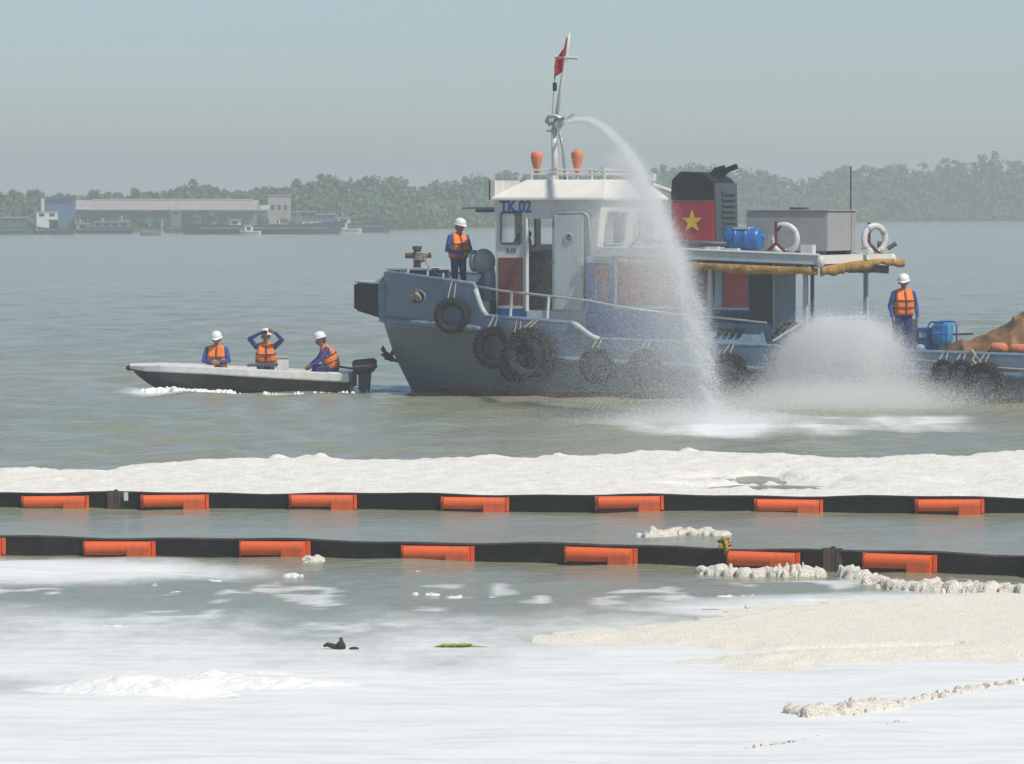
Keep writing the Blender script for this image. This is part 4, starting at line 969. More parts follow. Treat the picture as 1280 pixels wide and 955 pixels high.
# orange covered lamps on the wheelhouse roof
def bag(p, h, label, sd):
    mb = MB(); prof = [(.055, 0), (.06, h * .2), (.10, h * .45), (.14, h * .7), (.15, h * .9), (.09, h)]
    vs = []; n = 14
    for i, (r, z) in enumerate(prof):
        for j in range(n):
            a = 6.283 * j / n; rr = r * (1 + .35 * (float(fbm(j * .9, i * .7 + sd, 9)) - .5) * 2); vs.append((rr * math.cos(a), rr * math.sin(a), z + .05 * (float(vnoise(j * .8, sd)) - .5) * (i > 3)))
    fs = [(i * n + j, i * n + (j + 1) % n, (i + 1) * n + (j + 1) % n, (i + 1) * n + j) for i in range(len(prof) - 1) for j in range(n)] + [tuple(range(n)), tuple(range((len(prof) - 1) * n, len(prof) * n))]
    r = empty('covered_lamp', p, TUGROT); mb.add(vs, fs).build('orange_cover', M['orangebag'], r, smooth=True)
    MB().tube([(0, 0, -.12), (0, 0, .05)], .03, 8).build('lamp_stand', M['galv'], r)
    return tag(r, label, 'lamp cover')
bag(T(3.40, .35, 4.98), .52, 'crumpled orange cover tied over a lamp ahead of the mast', 1)
bag(T(4.30, .10, 4.98), .56, 'upright orange cover tied over a lamp abaft the mast', 4)
# flag
k, h = 7, 12; vs = []
for i in range(h):
    f = i / (h - 1)
    for j in range(k):
        g = j / (k - 1); wv = .07 * math.sin(g * 9 + f * 5); wd = .34 * (.25 + .75 * math.sin(min(1, f * 1.25) * 1.9) ** 2)
        vs.append((-.02 - g * wd * .75 - f * .14, wv, -.82 * f - .22 * g))
    for j in range(k): v_ = vs[-k]; 
fg = MB(); fg.add(vs, [(i * k + j, i * k + j + 1, (i + 1) * k + j + 1, (i + 1) * k + j) for i in range(h - 1) for j in range(k - 1)])
fo = fg.build('flag', M['flagred'], loc=T(4.06, 0, 8.18), rz=TUGROT, smooth=True); md = fo.modifiers.new('cloth_thickness', 'SOLIDIFY'); md.thickness = .012
tag(fo, 'limp red flag drooping at the masthead', 'flag')
# blue pump set
gp = empty('pump_generator', T(12.78, .75, .92), TUGROT)
cb_ = MB(); cb_.bx(0, .80, -.30, .30, .22, .78)
MB().bx(.42, .80, -.34, .34, .36, .86).build('tank', M['cyan'], gp, bevel=.06)
MB().bx(.0, .42, -.30, .30, .18, .74).build('engine_cover', M['blue'], gp, bevel=.04)
for t0 in (-.36, .36):
    MB().tube([(.36, t0, .02), (.36, t0, .80), (.42, t0, .88), (.80, t0, .88), (.86, t0, .80), (.86, t0, .02)], .022, 8).build('frame_tube', M['deepblue'], gp, smooth=True)
for s0 in (.36, .86): MB().tube([(s0, -.36, .06), (s0, .36, .06)], .022, 8).build('frame_tube', M['deepblue'], gp)
MB().tube([(.42, -.37, .60), (.84, -.37, .60)], .02, 6).build('tank_strap', M['blue'], gp)
MB().tube([(.85, .1, .58), (1.4, .1, .60)], .025, 8).build('outlet_pipe', M['darkgrey'], gp)
MB().ell((.14, -.32, .25), (.16, .06, .10)).build('pump_casing', M['palegrey'], gp, smooth=True); MB().bx(.1, .3, -.33, -.29, .5, .62).build('control_plate', M['palegrey'], gp)
gp.scale = (.86, .9, .92)
tag(gp, 'bright blue engine-driven pump set in a tube frame beside the aft worker', 'pump')
# tarpaulin heap: draped height field
nx_, ny_ = 110, 90; gx, gy = np.meshgrid(np.linspace(0, 3.6, nx_), np.linspace(-1.2, 2.3, ny_))
prof = np.interp(gx, [0, .35, .75, 1.15, 1.6, 2.0, 2.8, 3.6], [.0, .26, .38, .54, .80, .96, 1.0, .6])
side_ = 1 - np.abs((gy - .55) / 1.75) ** 3
hz = prof * np.clip(side_, 0, 1) + .13 * (fbm(gx * 2.2, gy * 2.0, 8) - .5) + .06 * np.sin(gx * 5 + gy * 7 + 3 * fbm(gx, gy, 9))
fold = 1 - np.abs(2 * fbm(gx * 1.6 + gy * .7, gy * 1.1 - gx * .5, 13, 2) - 1)
hz = hz + .24 * (fold ** 3 - .4) * np.clip(prof * 2, 0, 1)
hz = np.maximum(hz, 0) * np.clip((gx) * 6, 0, 1)
i_ = np.arange(nx_ * ny_).reshape(ny_, nx_)
tp_ = raw_mesh('tarpaulin_heap', np.stack([gx.ravel(), gy.ravel(), hz.ravel() + .012], 1), np.stack([i_[:-1, :-1].ravel(), i_[:-1, 1:].ravel(), i_[1:, 1:].ravel(), i_[1:, :-1].ravel()], 1), M['tarp'])
tp_.location = T(13.36, 1.1, .95); tp_.rotation_euler.z = TUGROT; md = tp_.modifiers.new('cloth_thickness', 'SOLIDIFY'); md.thickness = .012
tag(tp_, 'brown tarpaulin draped over a heap on the after deck', 'tarpaulin')
tt_ = MB(); tt_.add([(0, 0, 0), (1.4, 0, 0), (1.4, .9, 0), (0, .9, 0), (.15, .1, .42), (1.4, .1, .40), (1.4, .8, .36), (.2, .8, .38)], [(0, 3, 2, 1), (4, 5, 6, 7), (0, 1, 5, 4), (1, 2, 6, 5), (2, 3, 7, 6), (3, 0, 4, 7)])
tag(tt_.build('ochre_bundle', M['tantarp'], loc=T(14.98, 1.5, 1.50), rz=TUGROT, bevel=.08), 'folded ochre sheet bundle on top of the brown tarpaulin', 'bundle')
for i, (s0, r_, l_) in enumerate(((14.92, .12, .38), (15.36, .12, .5), (15.9, .12, .5))):
    b = MB(); b.lathe([(r_ * .3, 0), (r_ * .85, .03), (r_, .09), (r_, l_ - .09), (r_ * .85, l_ - .03), (r_ * .3, l_)], 14, 0, Matrix.Rotation(math.pi / 2 + .05, 4, 'Y'))
    tag(b.build('rolled_float', M['orangebag'], loc=T(s0, 2.25, 1.22 - .02 * i), rz=TUGROT, smooth=True), 'salmon orange rolled float lying in a row below the tarpaulin edge', 'float', 'orange floats along the after rail')

# ================================================================== people
def orient(a, b):
    d = (Vector(b) - Vector(a)); return d.to_track_quat('Z', 'Y').to_matrix().to_4x4()
def person(name_label, loc, heading, P, vest=True, helmet=True, gloves=False, group=None):
    """P: joints in the body's own frame (x to its right, y forwards, z up). One continuous skin built from tapered limbs; heading turns y."""
    prims = []                                            # (a, ra, b, rb, mat)
    V = Vector
    def cap(a, ra, b, rb, m): prims.append((V(a), ra, V(b), rb, m))
    pel, chest, neck, head = V(P['pelvis']), V(P['chest']), V(P['neck']), V(P['head'])
    up = (neck - pel).normalized(); rt = V(P.get('right', (1, 0, 0))).normalized(); fwd = up.cross(rt).normalized()
    look = V(P.get('look', fwd)).normalized(); hup = V(P.get('head_up', (0, 0, 1))); hr = look.cross(hup).normalized(); hup = hr.cross(look).normalized()
    mid = pel.lerp(chest, .5)
    for sx in (-1, 1):
        cap(pel + rt * .075 * sx, .125, mid + rt * .065 * sx, .115, 'trousers')
        cap(mid + rt * .07 * sx, .115, chest + rt * .085 * sx, .118, 'shirt')
        cap(chest + rt * .07 * sx, .115, neck + rt * .10 * sx - up * .07, .075, 'shirt')
        cap(neck - up * .075 + rt * .05 * sx, .07, neck - up * .085 + rt * .185 * sx, .062, 'shirt')
    cap(neck - up * .06, .062, head - hup * .07, .052, 'skin')
    # head: skull, jaw, nose, brow, ears, eyes, mouth
    cap(head + hup * .035 - look * .02, .093, head + hup * .03 + look * .015, .088, 'skin')
    cap(head - hup * .045 + look * .025, .066, head - hup * .085 + look * .045, .036, 'skin')
    cap(head + look * .098 + hup * .012, .010, head + look * .112 - hup * .026, .016, 'skin')
    cap(head + hup * .07 - look * .045, .082, head - hup * .02 - look * .05, .070, 'hair')
    cap(head + look * .094 - hup * .06 - hr * .02, .010, head + look * .094 - hup * .06 + hr * .02, .010, 'hair')
    for sx in (-1, 1):
        cap(head + hr * .093 * sx + hup * .012, .020, head + hr * .092 * sx - hup * .022, .014, 'skin')
        cap(head + look * .088 + hr * .034 * sx + hup * .012, .014, head + look * .090 + hr * .040 * sx + hup * .012, .012, 'hair')
    for side, sx in (('l', -1), ('r', 1)):
        sh = neck - up * .09 + rt * .20 * sx; el = V(P[side + '_elbow']); wr = V(P[side + '_wrist'])
        cap(sh, .066, el, .048, 'shirt'); cap(el, .049, wr, .036, 'shirt')
        hd = (wr - el).normalized(); hd = V(P.get(side + '_hand', hd)).normalized()
        pn = V(P.get(side + '_palm', -rt * sx)); pn = (pn - hd * pn.dot(hd)).normalized(); ac = hd.cross(pn)
        hm = 'glove' if gloves else 'skin'
        cap(wr, .031, wr + hd * .03, .030, hm)
        for q in (-.026, 0, .026): cap(wr + hd * .02 + ac * q * .6, .019, wr + hd * .085 + ac * q, .0165, hm)
        cl = P.get('curl', .5)
        for i, (q, ln) in enumerate(((-.036, .068), (-.012, .080), (.012, .076), (.036, .060))):
            a = wr + hd * .088 + ac * q; b = a + (hd + pn * cl * .6).normalized() * ln * .55; c = b + (hd + pn * cl * 2.2).normalized() * ln * .5
            cap(a, .0105, b, .0098, hm); cap(b, .0098, c, .0088, hm)
        a = wr + hd * .030 + (-ac) * .030 * 1; b = a - ac * .028 + hd * .035 + pn * .012; c = b + hd * .030 + pn * .018
        cap(a, .0135, b, .0115, hm); cap(b, .0115, c, .0100, hm)
        hip = pel + rt * .092 * sx - up * .02; kn_ = V(P[side + '_knee']); an_ = V(P[side + '_ankle'])
        cap(hip, .098, kn_, .066, 'trousers'); cap(kn_, .064, an_, .050, 'trousers')
        toe = V(P.get(side + '_toe', an_ + V((.02 * sx, .16, -.055))))
        cap(an_ + V((0, -.03, -.03)), .052, toe, .040, 'boot')
    def solid(prs, voxel, nm, parent):
        mb = MB()
        for a, ra, b, rb, m in prs:
            if (b - a).length < 1e-4: mb.ell(a, ra); continue
            mm = orient(a, b); n = 12; vs = []; L = (b - a).length
            rings = [(ra * math.sin(t), -ra * math.cos(t)) for t in (.45, .9, 1.35)] + [(ra, 0)] + [(rb, L)] + [(rb * math.sin(t), L + rb * math.cos(t)) for t in (1.35, .9, .45)]
            mb.lathe(rings, n, 0, Matrix.Translation(a) @ mm)
        o = mb.build(nm, M['shirt'], None); md = o.modifiers.new('r', 'REMESH'); md.mode = 'VOXEL'; md.voxel_size = voxel; md.use_smooth_shade = True
        dg = bpy.context.evaluated_depsgraph_get(); me = bpy.data.meshes.new_from_object(o.evaluated_get(dg)); old = o.data; o.modifiers.clear(); o.data = me; bpy.data.meshes.remove(old)
        # light smoothing
        bm = bmesh.new(); bm.from_mesh(me); bmesh.ops.smooth_vert(bm, verts=bm.verts, factor=.4, use_axis_x=True, use_axis_y=True, use_axis_z=True); bm.to_mesh(me); bm.free()
        me.materials.clear(); names = []
        for p in prs:
            if p[4] not in names: names.append(p[4])
        for nme in names: me.materials.append(M[nme])
        nf = len(me.polygons); ce = np.empty(nf * 3, np.float32); me.polygons.foreach_get('center', ce); ce = ce.reshape(-1, 3)
        best = np.full(nf, 1e9); mi = np.zeros(nf, np.int32)
        for a, ra, b, rb, m in prs:
            a_, b_ = np.array(a), np.array(b); ab = b_ - a_; t = np.clip(((ce - a_) @ ab) / max(ab @ ab, 1e-9), 0, 1)
            d = np.linalg.norm(ce - (a_ + t[:, None] * ab), axis=1) - (ra + (rb - ra) * t)
            w = d < best; best[w] = d[w]; mi[w] = names.index(m)
        me.polygons.foreach_set('material_index', mi); me.polygons.foreach_set('use_smooth', np.ones(nf, bool)); me.update()
        return o
    root = solid(prims, .0105, 'person', None); root.scale = (1.05, 1.05, 1.04)
    root.location = loc; root.rotation_euler.z = heading
    if vest:
        vp = []
        def vc(a, ra, b, rb): vp.append((V(a), ra * 1.14, V(b), rb * 1.14, 'vest'))
        bot = pel.lerp(chest, .18); top = neck - up * .05
        for sx in (-1, 1):
            for q in (.055, .12):
                vc(bot + rt * q * sx + fwd * .105, .062, chest + rt * (q + .005) * sx + fwd * .105, .064)
                vc(chest + rt * (q + .005) * sx + fwd * .105, .064, top + rt * (q + .0) * sx + fwd * .035, .048)
                vc(bot + rt * q * sx - fwd * .085, .062, chest + rt * q * sx - fwd * .095, .064)
                vc(chest + rt * q * sx - fwd * .095, .064, top + rt * q * sx - fwd * .03, .050)
            vc(bot + rt * .165 * sx, .058, chest - up * .04 + rt * .165 * sx, .056)
            vc(bot + rt * .145 * sx + fwd * .06, .058, chest - up * .03 + rt * .15 * sx + fwd * .06, .056)
            vc(bot + rt * .145 * sx - fwd * .05, .058, chest - up * .03 + rt * .15 * sx - fwd * .05, .056)
            vc(top + rt * .11 * sx + fwd * .045, .044, top + rt * .12 * sx - fwd * .04, .046)
            vc(top + rt * .075 * sx + fwd * .02 + up * .02, .036, top + rt * .06 * sx - fwd * .06 + up * .03, .036)
        vo = solid(vp, .014, 'life_jacket', None); vo.parent = root
        wb = pel.lerp(chest, .55)
        # belts round the jacket
        for cz, kx, ky in ((wb, .222, .188), (chest + up * .03, .218, .186)):
            pts = []
            for a in np.linspace(0, 6.283, 29)[:-1]:
                c, s_ = math.cos(a), math.sin(a); e_ = .62
                pts.append(cz + rt * (kx * abs(c) ** e_ * (1 if c > 0 else -1)) + fwd * (.008 + ky * abs(s_) ** e_ * (1 if s_ > 0 else -1)))
            mb = MB(); mb.tube(pts, .012, 6, closed=True); mb.build('strap', M['belt'], vo, smooth=True)
        zp = MB(); zp.tube([bot + fwd * .176 - up * .03, wb + fwd * .184, chest + fwd * .178, top + fwd * .095 + up * .0], .012, 6); zp.build('zip', M['belt'], vo)
    if helmet:
        hm_ = Matrix.Identity(4)
        for i, ax in enumerate((hr, look, hup)): hm_.col[i] = (*ax, 0)
        hm_.translation = head + hup * .052
        mb = MB(); prof = [(.128, .0), (.136, .004), (.137, .014), (.124, .022), (.122, .05), (.108, .088), (.080, .116), (.042, .132), (.008, .136)]
        mb.lathe(prof, 22, 0, hm_ @ Matrix.Diagonal((1.0, 1.12, 1.12, 1)))
        vs = []
        for a in np.linspace(math.pi * .18, math.pi * .82, 11): vs += [(.122 * math.cos(a), .134 * math.sin(a), .012), (.118 * math.cos(a), .134 * math.sin(a) + .05 * math.sin((a - math.pi * .18) / .64), .0)]
        vs2 = [hm_ @ V(p) for p in vs] + [hm_ @ (V(p) + V((0, 0, .008))) for p in vs]
        k = len(vs); fs = [(2 * i, 2 * i + 2, 2 * i + 3, 2 * i + 1) for i in range(10)] + [(k + 2 * i, k + 2 * i + 1, k + 2 * i + 3, k + 2 * i + 2) for i in range(10)] + [(2 * i + 1, 2 * i + 3, k + 2 * i + 3, k + 2 * i + 1) for i in range(10)]
        mb.add(vs2, fs)
        ridge = [hm_ @ V((0, .10 * math.cos(a) * 1.1, .03 + .108 * math.sin(a))) for a in np.linspace(.35, math.pi - .35, 9)]; mb.tube(ridge, .012, 6)
        mb.build('helmet', M['helmet'], root, smooth=True, auto=50)
    tag(root, name_label, 'person', group)
    return root
def stand(**k):
    P = dict(pelvis=(0, 0, .93), chest=(0, .0, 1.20), neck=(0, -.01, 1.47), head=(0, .02, 1.60), l_knee=(-.11, .03, .50), r_knee=(.11, .03, .50), l_ankle=(-.12, -.01, .10), r_ankle=(.12, -.01, .10),
             l_elbow=(-.29, -.03, 1.12), r_elbow=(.29, -.03, 1.12), l_wrist=(-.27, .10, .88), r_wrist=(.27, .10, .88), l_palm=(1, 0, 0), r_palm=(-1, 0, 0))
    P.update(k); return P
def sit(zs, **k):
    """zs: height of the hip joint above the root; thighs forward, shins down."""
    P = dict(pelvis=(0, 0, zs), chest=(0, .03, zs + .27), neck=(0, .04, zs + .54), head=(0, .08, zs + .665), l_knee=(-.13, .42, zs + .02), r_knee=(.13, .42, zs + .02), l_ankle=(-.13, .40, zs - .36), r_ankle=(.13, .40, zs - .36),
             l_elbow=(-.28, .10, zs + .20), r_elbow=(.28, .10, zs + .20), l_wrist=(-.07, .30, zs + .16), r_wrist=(.05, .30, zs + .14), l_palm=(1, 0, 0), r_palm=(-1, 0, 0))
    P.update(k); return P
# heading 0 faces +Y (away); pi faces the camera
person('person in white helmet and orange life jacket standing at the tug bow, arms folded forward', T(1.74, 1.0, 2.12), math.pi + .55,
       stand(l_elbow=(-.29, .03, 1.10), l_wrist=(-.13, .30, 1.02), r_elbow=(.30, .02, 1.10), r_wrist=(.05, .27, 1.00), l_palm=(0, -.3, 1), r_palm=(0, -.3, 1), r_hand=(-.9, .3, .1), l_hand=(-.2, .9, .1), look=(-.2, .9, -.22), head=(-.01, .04, 1.60)), gloves=True)
person('person in white helmet and orange life jacket standing by the blue pump set', T(12.56, 1.2, .92), math.pi + .25,
       stand(look=(.35, .9, -.28), head=(.01, .03, 1.60)))
person('person in plain blue shirt standing inside the wheelhouse', T(3.40, 1.02, 2.20), math.pi / 2 + TUGROT,
       stand(l_elbow=(-.28, .12, 1.16), r_elbow=(.28, .12, 1.16), l_wrist=(-.14, .34, 1.06), r_wrist=(.14, .34, 1.06)), vest=False, helmet=False)

# ================================================================== SKIFF
SK = onwater(163, 457.3, .56); SKR = math.radians(-3)
skiff = empty('skiff', (SK[0], SK[1], 0), SKR)
tag(skiff, 'long low motor skiff with white topsides and dark bottom carrying three people', 'boat')
def SP(x, y, z): return Vector((SK[0], SK[1], 0)) + Matrix.Rotation(SKR, 3, 'Z') @ Vector((x, y, z))
LS = 5.14
xs = np.array([0, .15, .4, .8, 1.3, 2, 2.8, 3.6, 4.4, 5.0, LS])
sheer = np.interp(xs, [0, .8, 2, 3.5, LS], [.56, .58, .54, .47, .40]); bwid = np.interp(xs, [0, .15, .4, .8, 1.3, 2, 3, LS], [.10, .26, .43, .60, .72, .80, .84, .80])
keel = np.interp(xs, [0, .2, .55, .9, 1.6, LS], [.50, .30, .05, -.14, -.2, -.2]); chb = bwid * np.interp(xs, [0, .8, 2, LS], [.35, .62, .82, .88])
chz = np.interp(xs, [0, .5, 1.2, 2.5, LS], [.50, .22, .08, .02, .0]); bandz = sheer - np.interp(xs, [0, .5, LS], [.06, .14, .19])
vs = []; 
for i in range(len(xs)):
    bb = chb[i] + (bwid[i] - chb[i]) * .72
    half = [(0, keel[i]), (chb[i], chz[i]), (bb, bandz[i]), (bwid[i], bandz[i] + .03), (bwid[i], sheer[i]), (bwid[i] - .07, sheer[i] + .02), (max(bwid[i] - .16, .0), sheer[i] - .0)]
    for sg in (-1, 1): vs += [(xs[i], sg * b, z) for b, z in half]
n = len(xs); fsd, fsw = [], []
for i in range(n - 1):
    for o_ in (0, 7):
        for j in range(6): (fsd if j < 2 else fsw).append((i * 14 + o_ + j, (i + 1) * 14 + o_ + j, (i + 1) * 14 + o_ + j + 1, i * 14 + o_ + j + 1))
mb = MB(); mb.add(vs, fsd, 0); k0 = len(mb.v)
e_ = (n - 1) * 14
mb.f += fsw; mb.m += [1] * len(fsw)
mb.f += [(e_, e_ + 1, e_ + 2, e_ + 9, e_ + 8), (e_ + 2, e_ + 3, e_ + 4, e_ + 11, e_ + 10, e_ + 9), (0, 8, 9, 2, 1), (2, 9, 10, 11, 4, 3)]; mb.m += [0, 1, 1, 1]
mb.build('hull', [M['skiffdark'], M['skiffwhite']], skiff, smooth=True, auto=35)
# foredeck, side decks, cockpit
mb = MB(); vs = []
ii = [i for i in range(n) if xs[i] <= 2.0]
for i in ii: vs += [(xs[i], -bwid[i] + .06, sheer[i] + .012), (xs[i], 0, sheer[i] + .06), (xs[i], bwid[i] - .06, sheer[i] + .012)]
mb.add(vs, [(3 * a + j, 3 * a + 3 + j, 3 * a + 4 + j, 3 * a + 1 + j) for a in range(len(ii) - 1) for j in (0, 1)]).build('foredeck', M['skiffwhite'], skiff, smooth=True)
MB().bx(1.98, LS - .02, -.56, .56, .10, .13).build('cockpit_floor', M['grey'], skiff)
for sg in (-1, 1): MB().hexa([(1.9, sg * .54, .12), (LS - .03, sg * .54, .12), (LS - .03, sg * .60, .12), (1.9, sg * .58, .12), (1.9, sg * .66, .56), (LS - .03, sg * .64, .42), (LS - .03, sg * .70, .42), (1.9, sg * .72, .56)]).build('coaming', M['skiffwhite'], skiff)
for x0 in (2.3, 3.35, 4.55): MB().bx(x0 - .17, x0 + .17, -.62, .62, .34, .40).build('thwart', M['skiffwhite'], skiff)
MB().hexa([(1.92, -.58, .12), (1.98, -.58, .12), (1.98, .58, .12), (1.92, .58, .12), (1.92, -.70, .55), (1.98, -.70, .55), (1.98, .70, .55), (1.92, .70, .55)]).build('bulkhead', M['skiffwhite'], skiff)
MB().bx(LS - .5, LS - .03, -.66, .66, .36, .44).build('stern_deck', M['skiffwhite'], skiff)
for x0, yy in ((.35, .1), (.9, -.1), (1.4, .15)): MB().tube([(x0, yy, .6), (x0, yy, .68), (x0 + .12, yy, .68), (x0 + .12, yy, .6)], .015, 6).build('cleat', M['galv'], skiff)
MB().ell((-.02, 0, .51), (.09, .10, .06)).build('bow_fender', M['rubber'], skiff, smooth=True)
# outboard motor
om = MB(); om.bx(LS + .02, LS + .12, -.12, .12, .1, .46); om.build('motor_clamp', M['motorblack'], skiff)
cw = MB(); vs = []
for z, a, w in ((.38, .16, .13), (.44, .24, .16), (.57, .29, .18), (.68, .29, .18), (.73, .23, .14)):
    vs += [(LS + .30 + a * math.cos(t) * (1.0), w * math.sin(t), z + .02 * math.cos(t)) for t in np.linspace(0, 6.283, 17)[:-1]]
cw.add(vs, [(i * 16 + j, i * 16 + (j + 1) % 16, (i + 1) * 16 + (j + 1) % 16, (i + 1) * 16 + j) for i in range(4) for j in range(16)] + [tuple(range(16)), tuple(range(64, 80))])
cw = cw.build('motor_cowling', M['motorblack'], skiff, smooth=True, auto=60)
sr = MB()
for (z0, z1, mi) in ((.50, .565, 0), (.567, .59, 1)):
    v2 = []
    for z in (z0, z1): v2 += [(LS + .30 + .300 * math.cos(t), .188 * math.sin(t), z + .02 * math.cos(t)) for t in np.linspace(math.pi * 1.15, math.pi * 1.98, 13)]
    q = MB(); q.add(v2, [(i, i + 1, 14 + i, 13 + i) for i in range(12)]); so = q.build('stripe', M['motorred'] if mi == 0 else M['white'], cw, smooth=True); md = so.modifiers.new('thickness', 'SOLIDIFY'); md.thickness = .012
lg = MB(); lg.hexa([(LS + .16, -.07, -.4), (LS + .40, -.05, -.4), (LS + .40, .05, -.4), (LS + .16, .07, -.4), (LS + .16, -.10, .43), (LS + .46, -.08, .43), (LS + .46, .08, .43), (LS + .16, .10, .43)]); lg.build('motor_leg', M['motorblack'], skiff, bevel=.03)
MB().tube([(LS + .05, 0, .5), (LS - .35, .05, .56)], .025, 8).build('tiller', M['motorblack'], skiff)

# skiff crew
person('person in white helmet sitting toward the skiff bow with hands clasped in front', SP(1.98 + .02, .10, .10), math.pi + SKR,
       sit(.36, l_knee=(-.13, .36, .40), r_knee=(.13, .36, .40), l_ankle=(-.12, .34, .10), r_ankle=(.12, .34, .10), l_wrist=(-.06, .27, .53), r_wrist=(.06, .27, .51), l_hand=(.8, .5, .1), r_hand=(-.8, .5, .1), look=(.05, .95, -.3)))
person('person amidships in the skiff raising both hands to take a picture', SP(3.14, .05, .10), math.pi + SKR + .12,
       sit(.42, l_knee=(-.13, .36, .42), r_knee=(.13, .36, .42), l_ankle=(-.12, .34, .10), r_ankle=(.12, .34, .10), l_elbow=(-.36, .16, 1.03), r_elbow=(.36, .16, 1.05), l_wrist=(-.20, .30, 1.20), r_wrist=(.13, .31, 1.18), l_hand=(.85, .1, .25), r_hand=(-.8, .1, .2), l_palm=(0, -1, .2), r_palm=(0, -1, .2), look=(.15, .95, .05)))
ph = MB(); ph.bx(-.075, .075, -.012, .012, -.04, .04); tag(ph.build('camera_phone', M['black'], loc=SP(3.15, -.34, 1.345), rz=SKR, bevel=.006), 'small dark phone held up by the person amidships in the skiff', 'phone')
hp_ = MB(); hp_.lathe([(.128, .0), (.136, .004), (.137, .014), (.124, .022), (.122, .05), (.108, .088), (.080, .116), (.042, .132), (.008, .136)], 22)
person('person in white helmet seated at the skiff stern, seen from the side facing the bow', SP(4.72, .0, .10), math.pi / 2 + SKR + .25,
       sit(.42, chest=(0, .10, .66), neck=(0, .22, .90), head=(0, .29, 1.02), look=(0, .97, -.25), l_knee=(-.16, .40, .42), r_knee=(.16, .40, .42), l_ankle=(-.15, .38, .10), r_ankle=(.15, .38, .10), l_elbow=(-.27, .30, .62), l_wrist=(-.20, .52, .46), r_elbow=(.27, .28, .62), r_wrist=(.20, .50, .46)))
fb_ = MB(); fb_.bx(-.12, .14, -.12, .12, 0, .34); fb_.bx(-.14, .16, -.14, .14, .34, .37)
tag(fb_.build('cooler_box', M['skiffwhite'], loc=SP(3.52, .15, .40), rz=SKR, bevel=.02), 'small cream cool box on the skiff seat beside the middle person', 'box')
MB_ = MB(); MB_.tube([(-.36, 0, 0), (.34, 0, .02)], .035, 8); tag(MB_.build('paddle', M['darkgrey'], loc=SP(3.15, -.66, .60), rz=SKR), 'dark paddle lying on the skiff gunwale before the middle person', 'paddle')

# ================================================================== FLOATING BOOMS
def boom(name, pts, h, fl_u, fv, mat_, label, joints, thick=.05, fscale=1.):
    """pts: waterline points in metres; a barrier panel with floats bolted on its near side."""
    xs_ = np.array([p[0] for p in pts]); ys_ = np.array([p[1] for p in pts])
    root = empty(name, (0, float(np.interp(0, xs_, ys_)), 0)); y00 = root.location.y
    yy = lambda x: float(np.interp(x, xs_, ys_)) - y00 + .05 * math.sin(x * .9 + y00)
    zz = lambda x: .012 * math.sin(x * 1.7 + y00) + .008 * math.sin(x * 4.1)
    cuts = [xs_[0]] + joints + [xs_[-1]]
    for a, b in zip(cuts[:-1], cuts[1:]):
        k = max(4, int((b - a) / .3)); vs = []
        for x in np.linspace(a + .01, b - .01, k):
            y = yy(x); z = h + zz(x)
            vs += [(x, y, -.35), (x, y - .01, z - .05), (x, y - .035, z - .02), (x, y, z), (x, y + .035, z - .02), (x, y + thick * .5, z - .05), (x, y + thick * .5, -.35)]
        MB().add(vs, [(i * 7 + j, i * 7 + 7 + j, i * 7 + 8 + j, i * 7 + 1 + j) for i in range(k - 1) for j in range(6)]).build('barrier_panel', mat_, root, smooth=True, auto=50)
    for x in joints:
        c = MB(); y = yy(x); c.bx(x - .13, x - .02, y - .06, y + .06, -.2, h + .02); c.bx(x + .02, x + .12, y - .055, y + .055, -.2, h + .015); c.tube([(x, y - .02, -.1), (x, y - .02, h + .04)], .035, 8)
        c.build('connector', M['rust'], root, bevel=.01)
    proto = None
    for u in fl_u:
        p = onwater(u, fv(u)); x = p[0]; L = .435 * fscale
        if proto is None:
            r = .095; mb = MB(); n_ = 12
            prof = [(-.02, h * .88), (-.09, h * .87), (-.14, h * .80), (-.165, h * .66), (-.165, h * .40), (-.14, h * .20), (-.02, h * .12)]     # (y, z) of the long top roll
            vs = [(sx, a, b) for sx in (-L, L) for a, b in prof]; k = len(prof)
            mb.add(vs, [(j, j + 1, k + j + 1, k + j) for j in range(k - 1)] + [tuple(range(k)), tuple(range(k, 2 * k)), (0, k, 2 * k - 1, k - 1)])
            proto = mb.build('float', M['orange'], root, smooth=True, auto=40)
            q = MB(); q.hexa([(L * .28, -.178, -.15), (L * .99, -.178, -.15), (L * .99, -.02, -.15), (L * .28, -.02, -.15), (L * .28, -.178, h * .58), (L * .99, -.178, h * .62), (L * .99, -.02, h * .62), (L * .28, -.02, h * .58)]); q.build('float_block', M['orange'], proto, bevel=.015)
            q = MB(); q.bx(-L * .97, L * .28, -.07, -.03, -.15, h * .5); q.build('float_shadow', M['redbrown'], proto)  # shadow in the recess under the roll, put in as a red-brown strip
            for sx in (-1, 1): q = MB(); q.bx(sx * L - .02 + .03 * sx, sx * L + .02 + .03 * sx, -.06, -.015, h * .05, h * .90); q.build('end_flange', M['orange'], proto)
            f = proto
        else: f = copy_tree(proto, root)
        f.location = (x, yy(x) - .01, zz(x) - .01 + .006 * math.sin(9 * x)); f.rotation_euler = (0, .012 * math.sin(7 * x), math.atan2(yy(x + .4) - yy(x - .4), .8))
    tag(root, label, 'boom', 'floating spill booms'); return root
UP = [(0, 635), (640, 638), (1280, 642)]; LO = [(0, 694), (300, 697), (640, 703), (1042, 712), (1280, 718)]
def ext(pp):
    w = [onwater(*p) for p in pp]; a = w[0] + (w[0] - w[1]) * (20 / abs(w[0][0] - w[1][0])); b = w[-1] + (w[-1] - w[-2]) * (20 / abs(w[-1][0] - w[-2][0])); return [a] + w + [b]
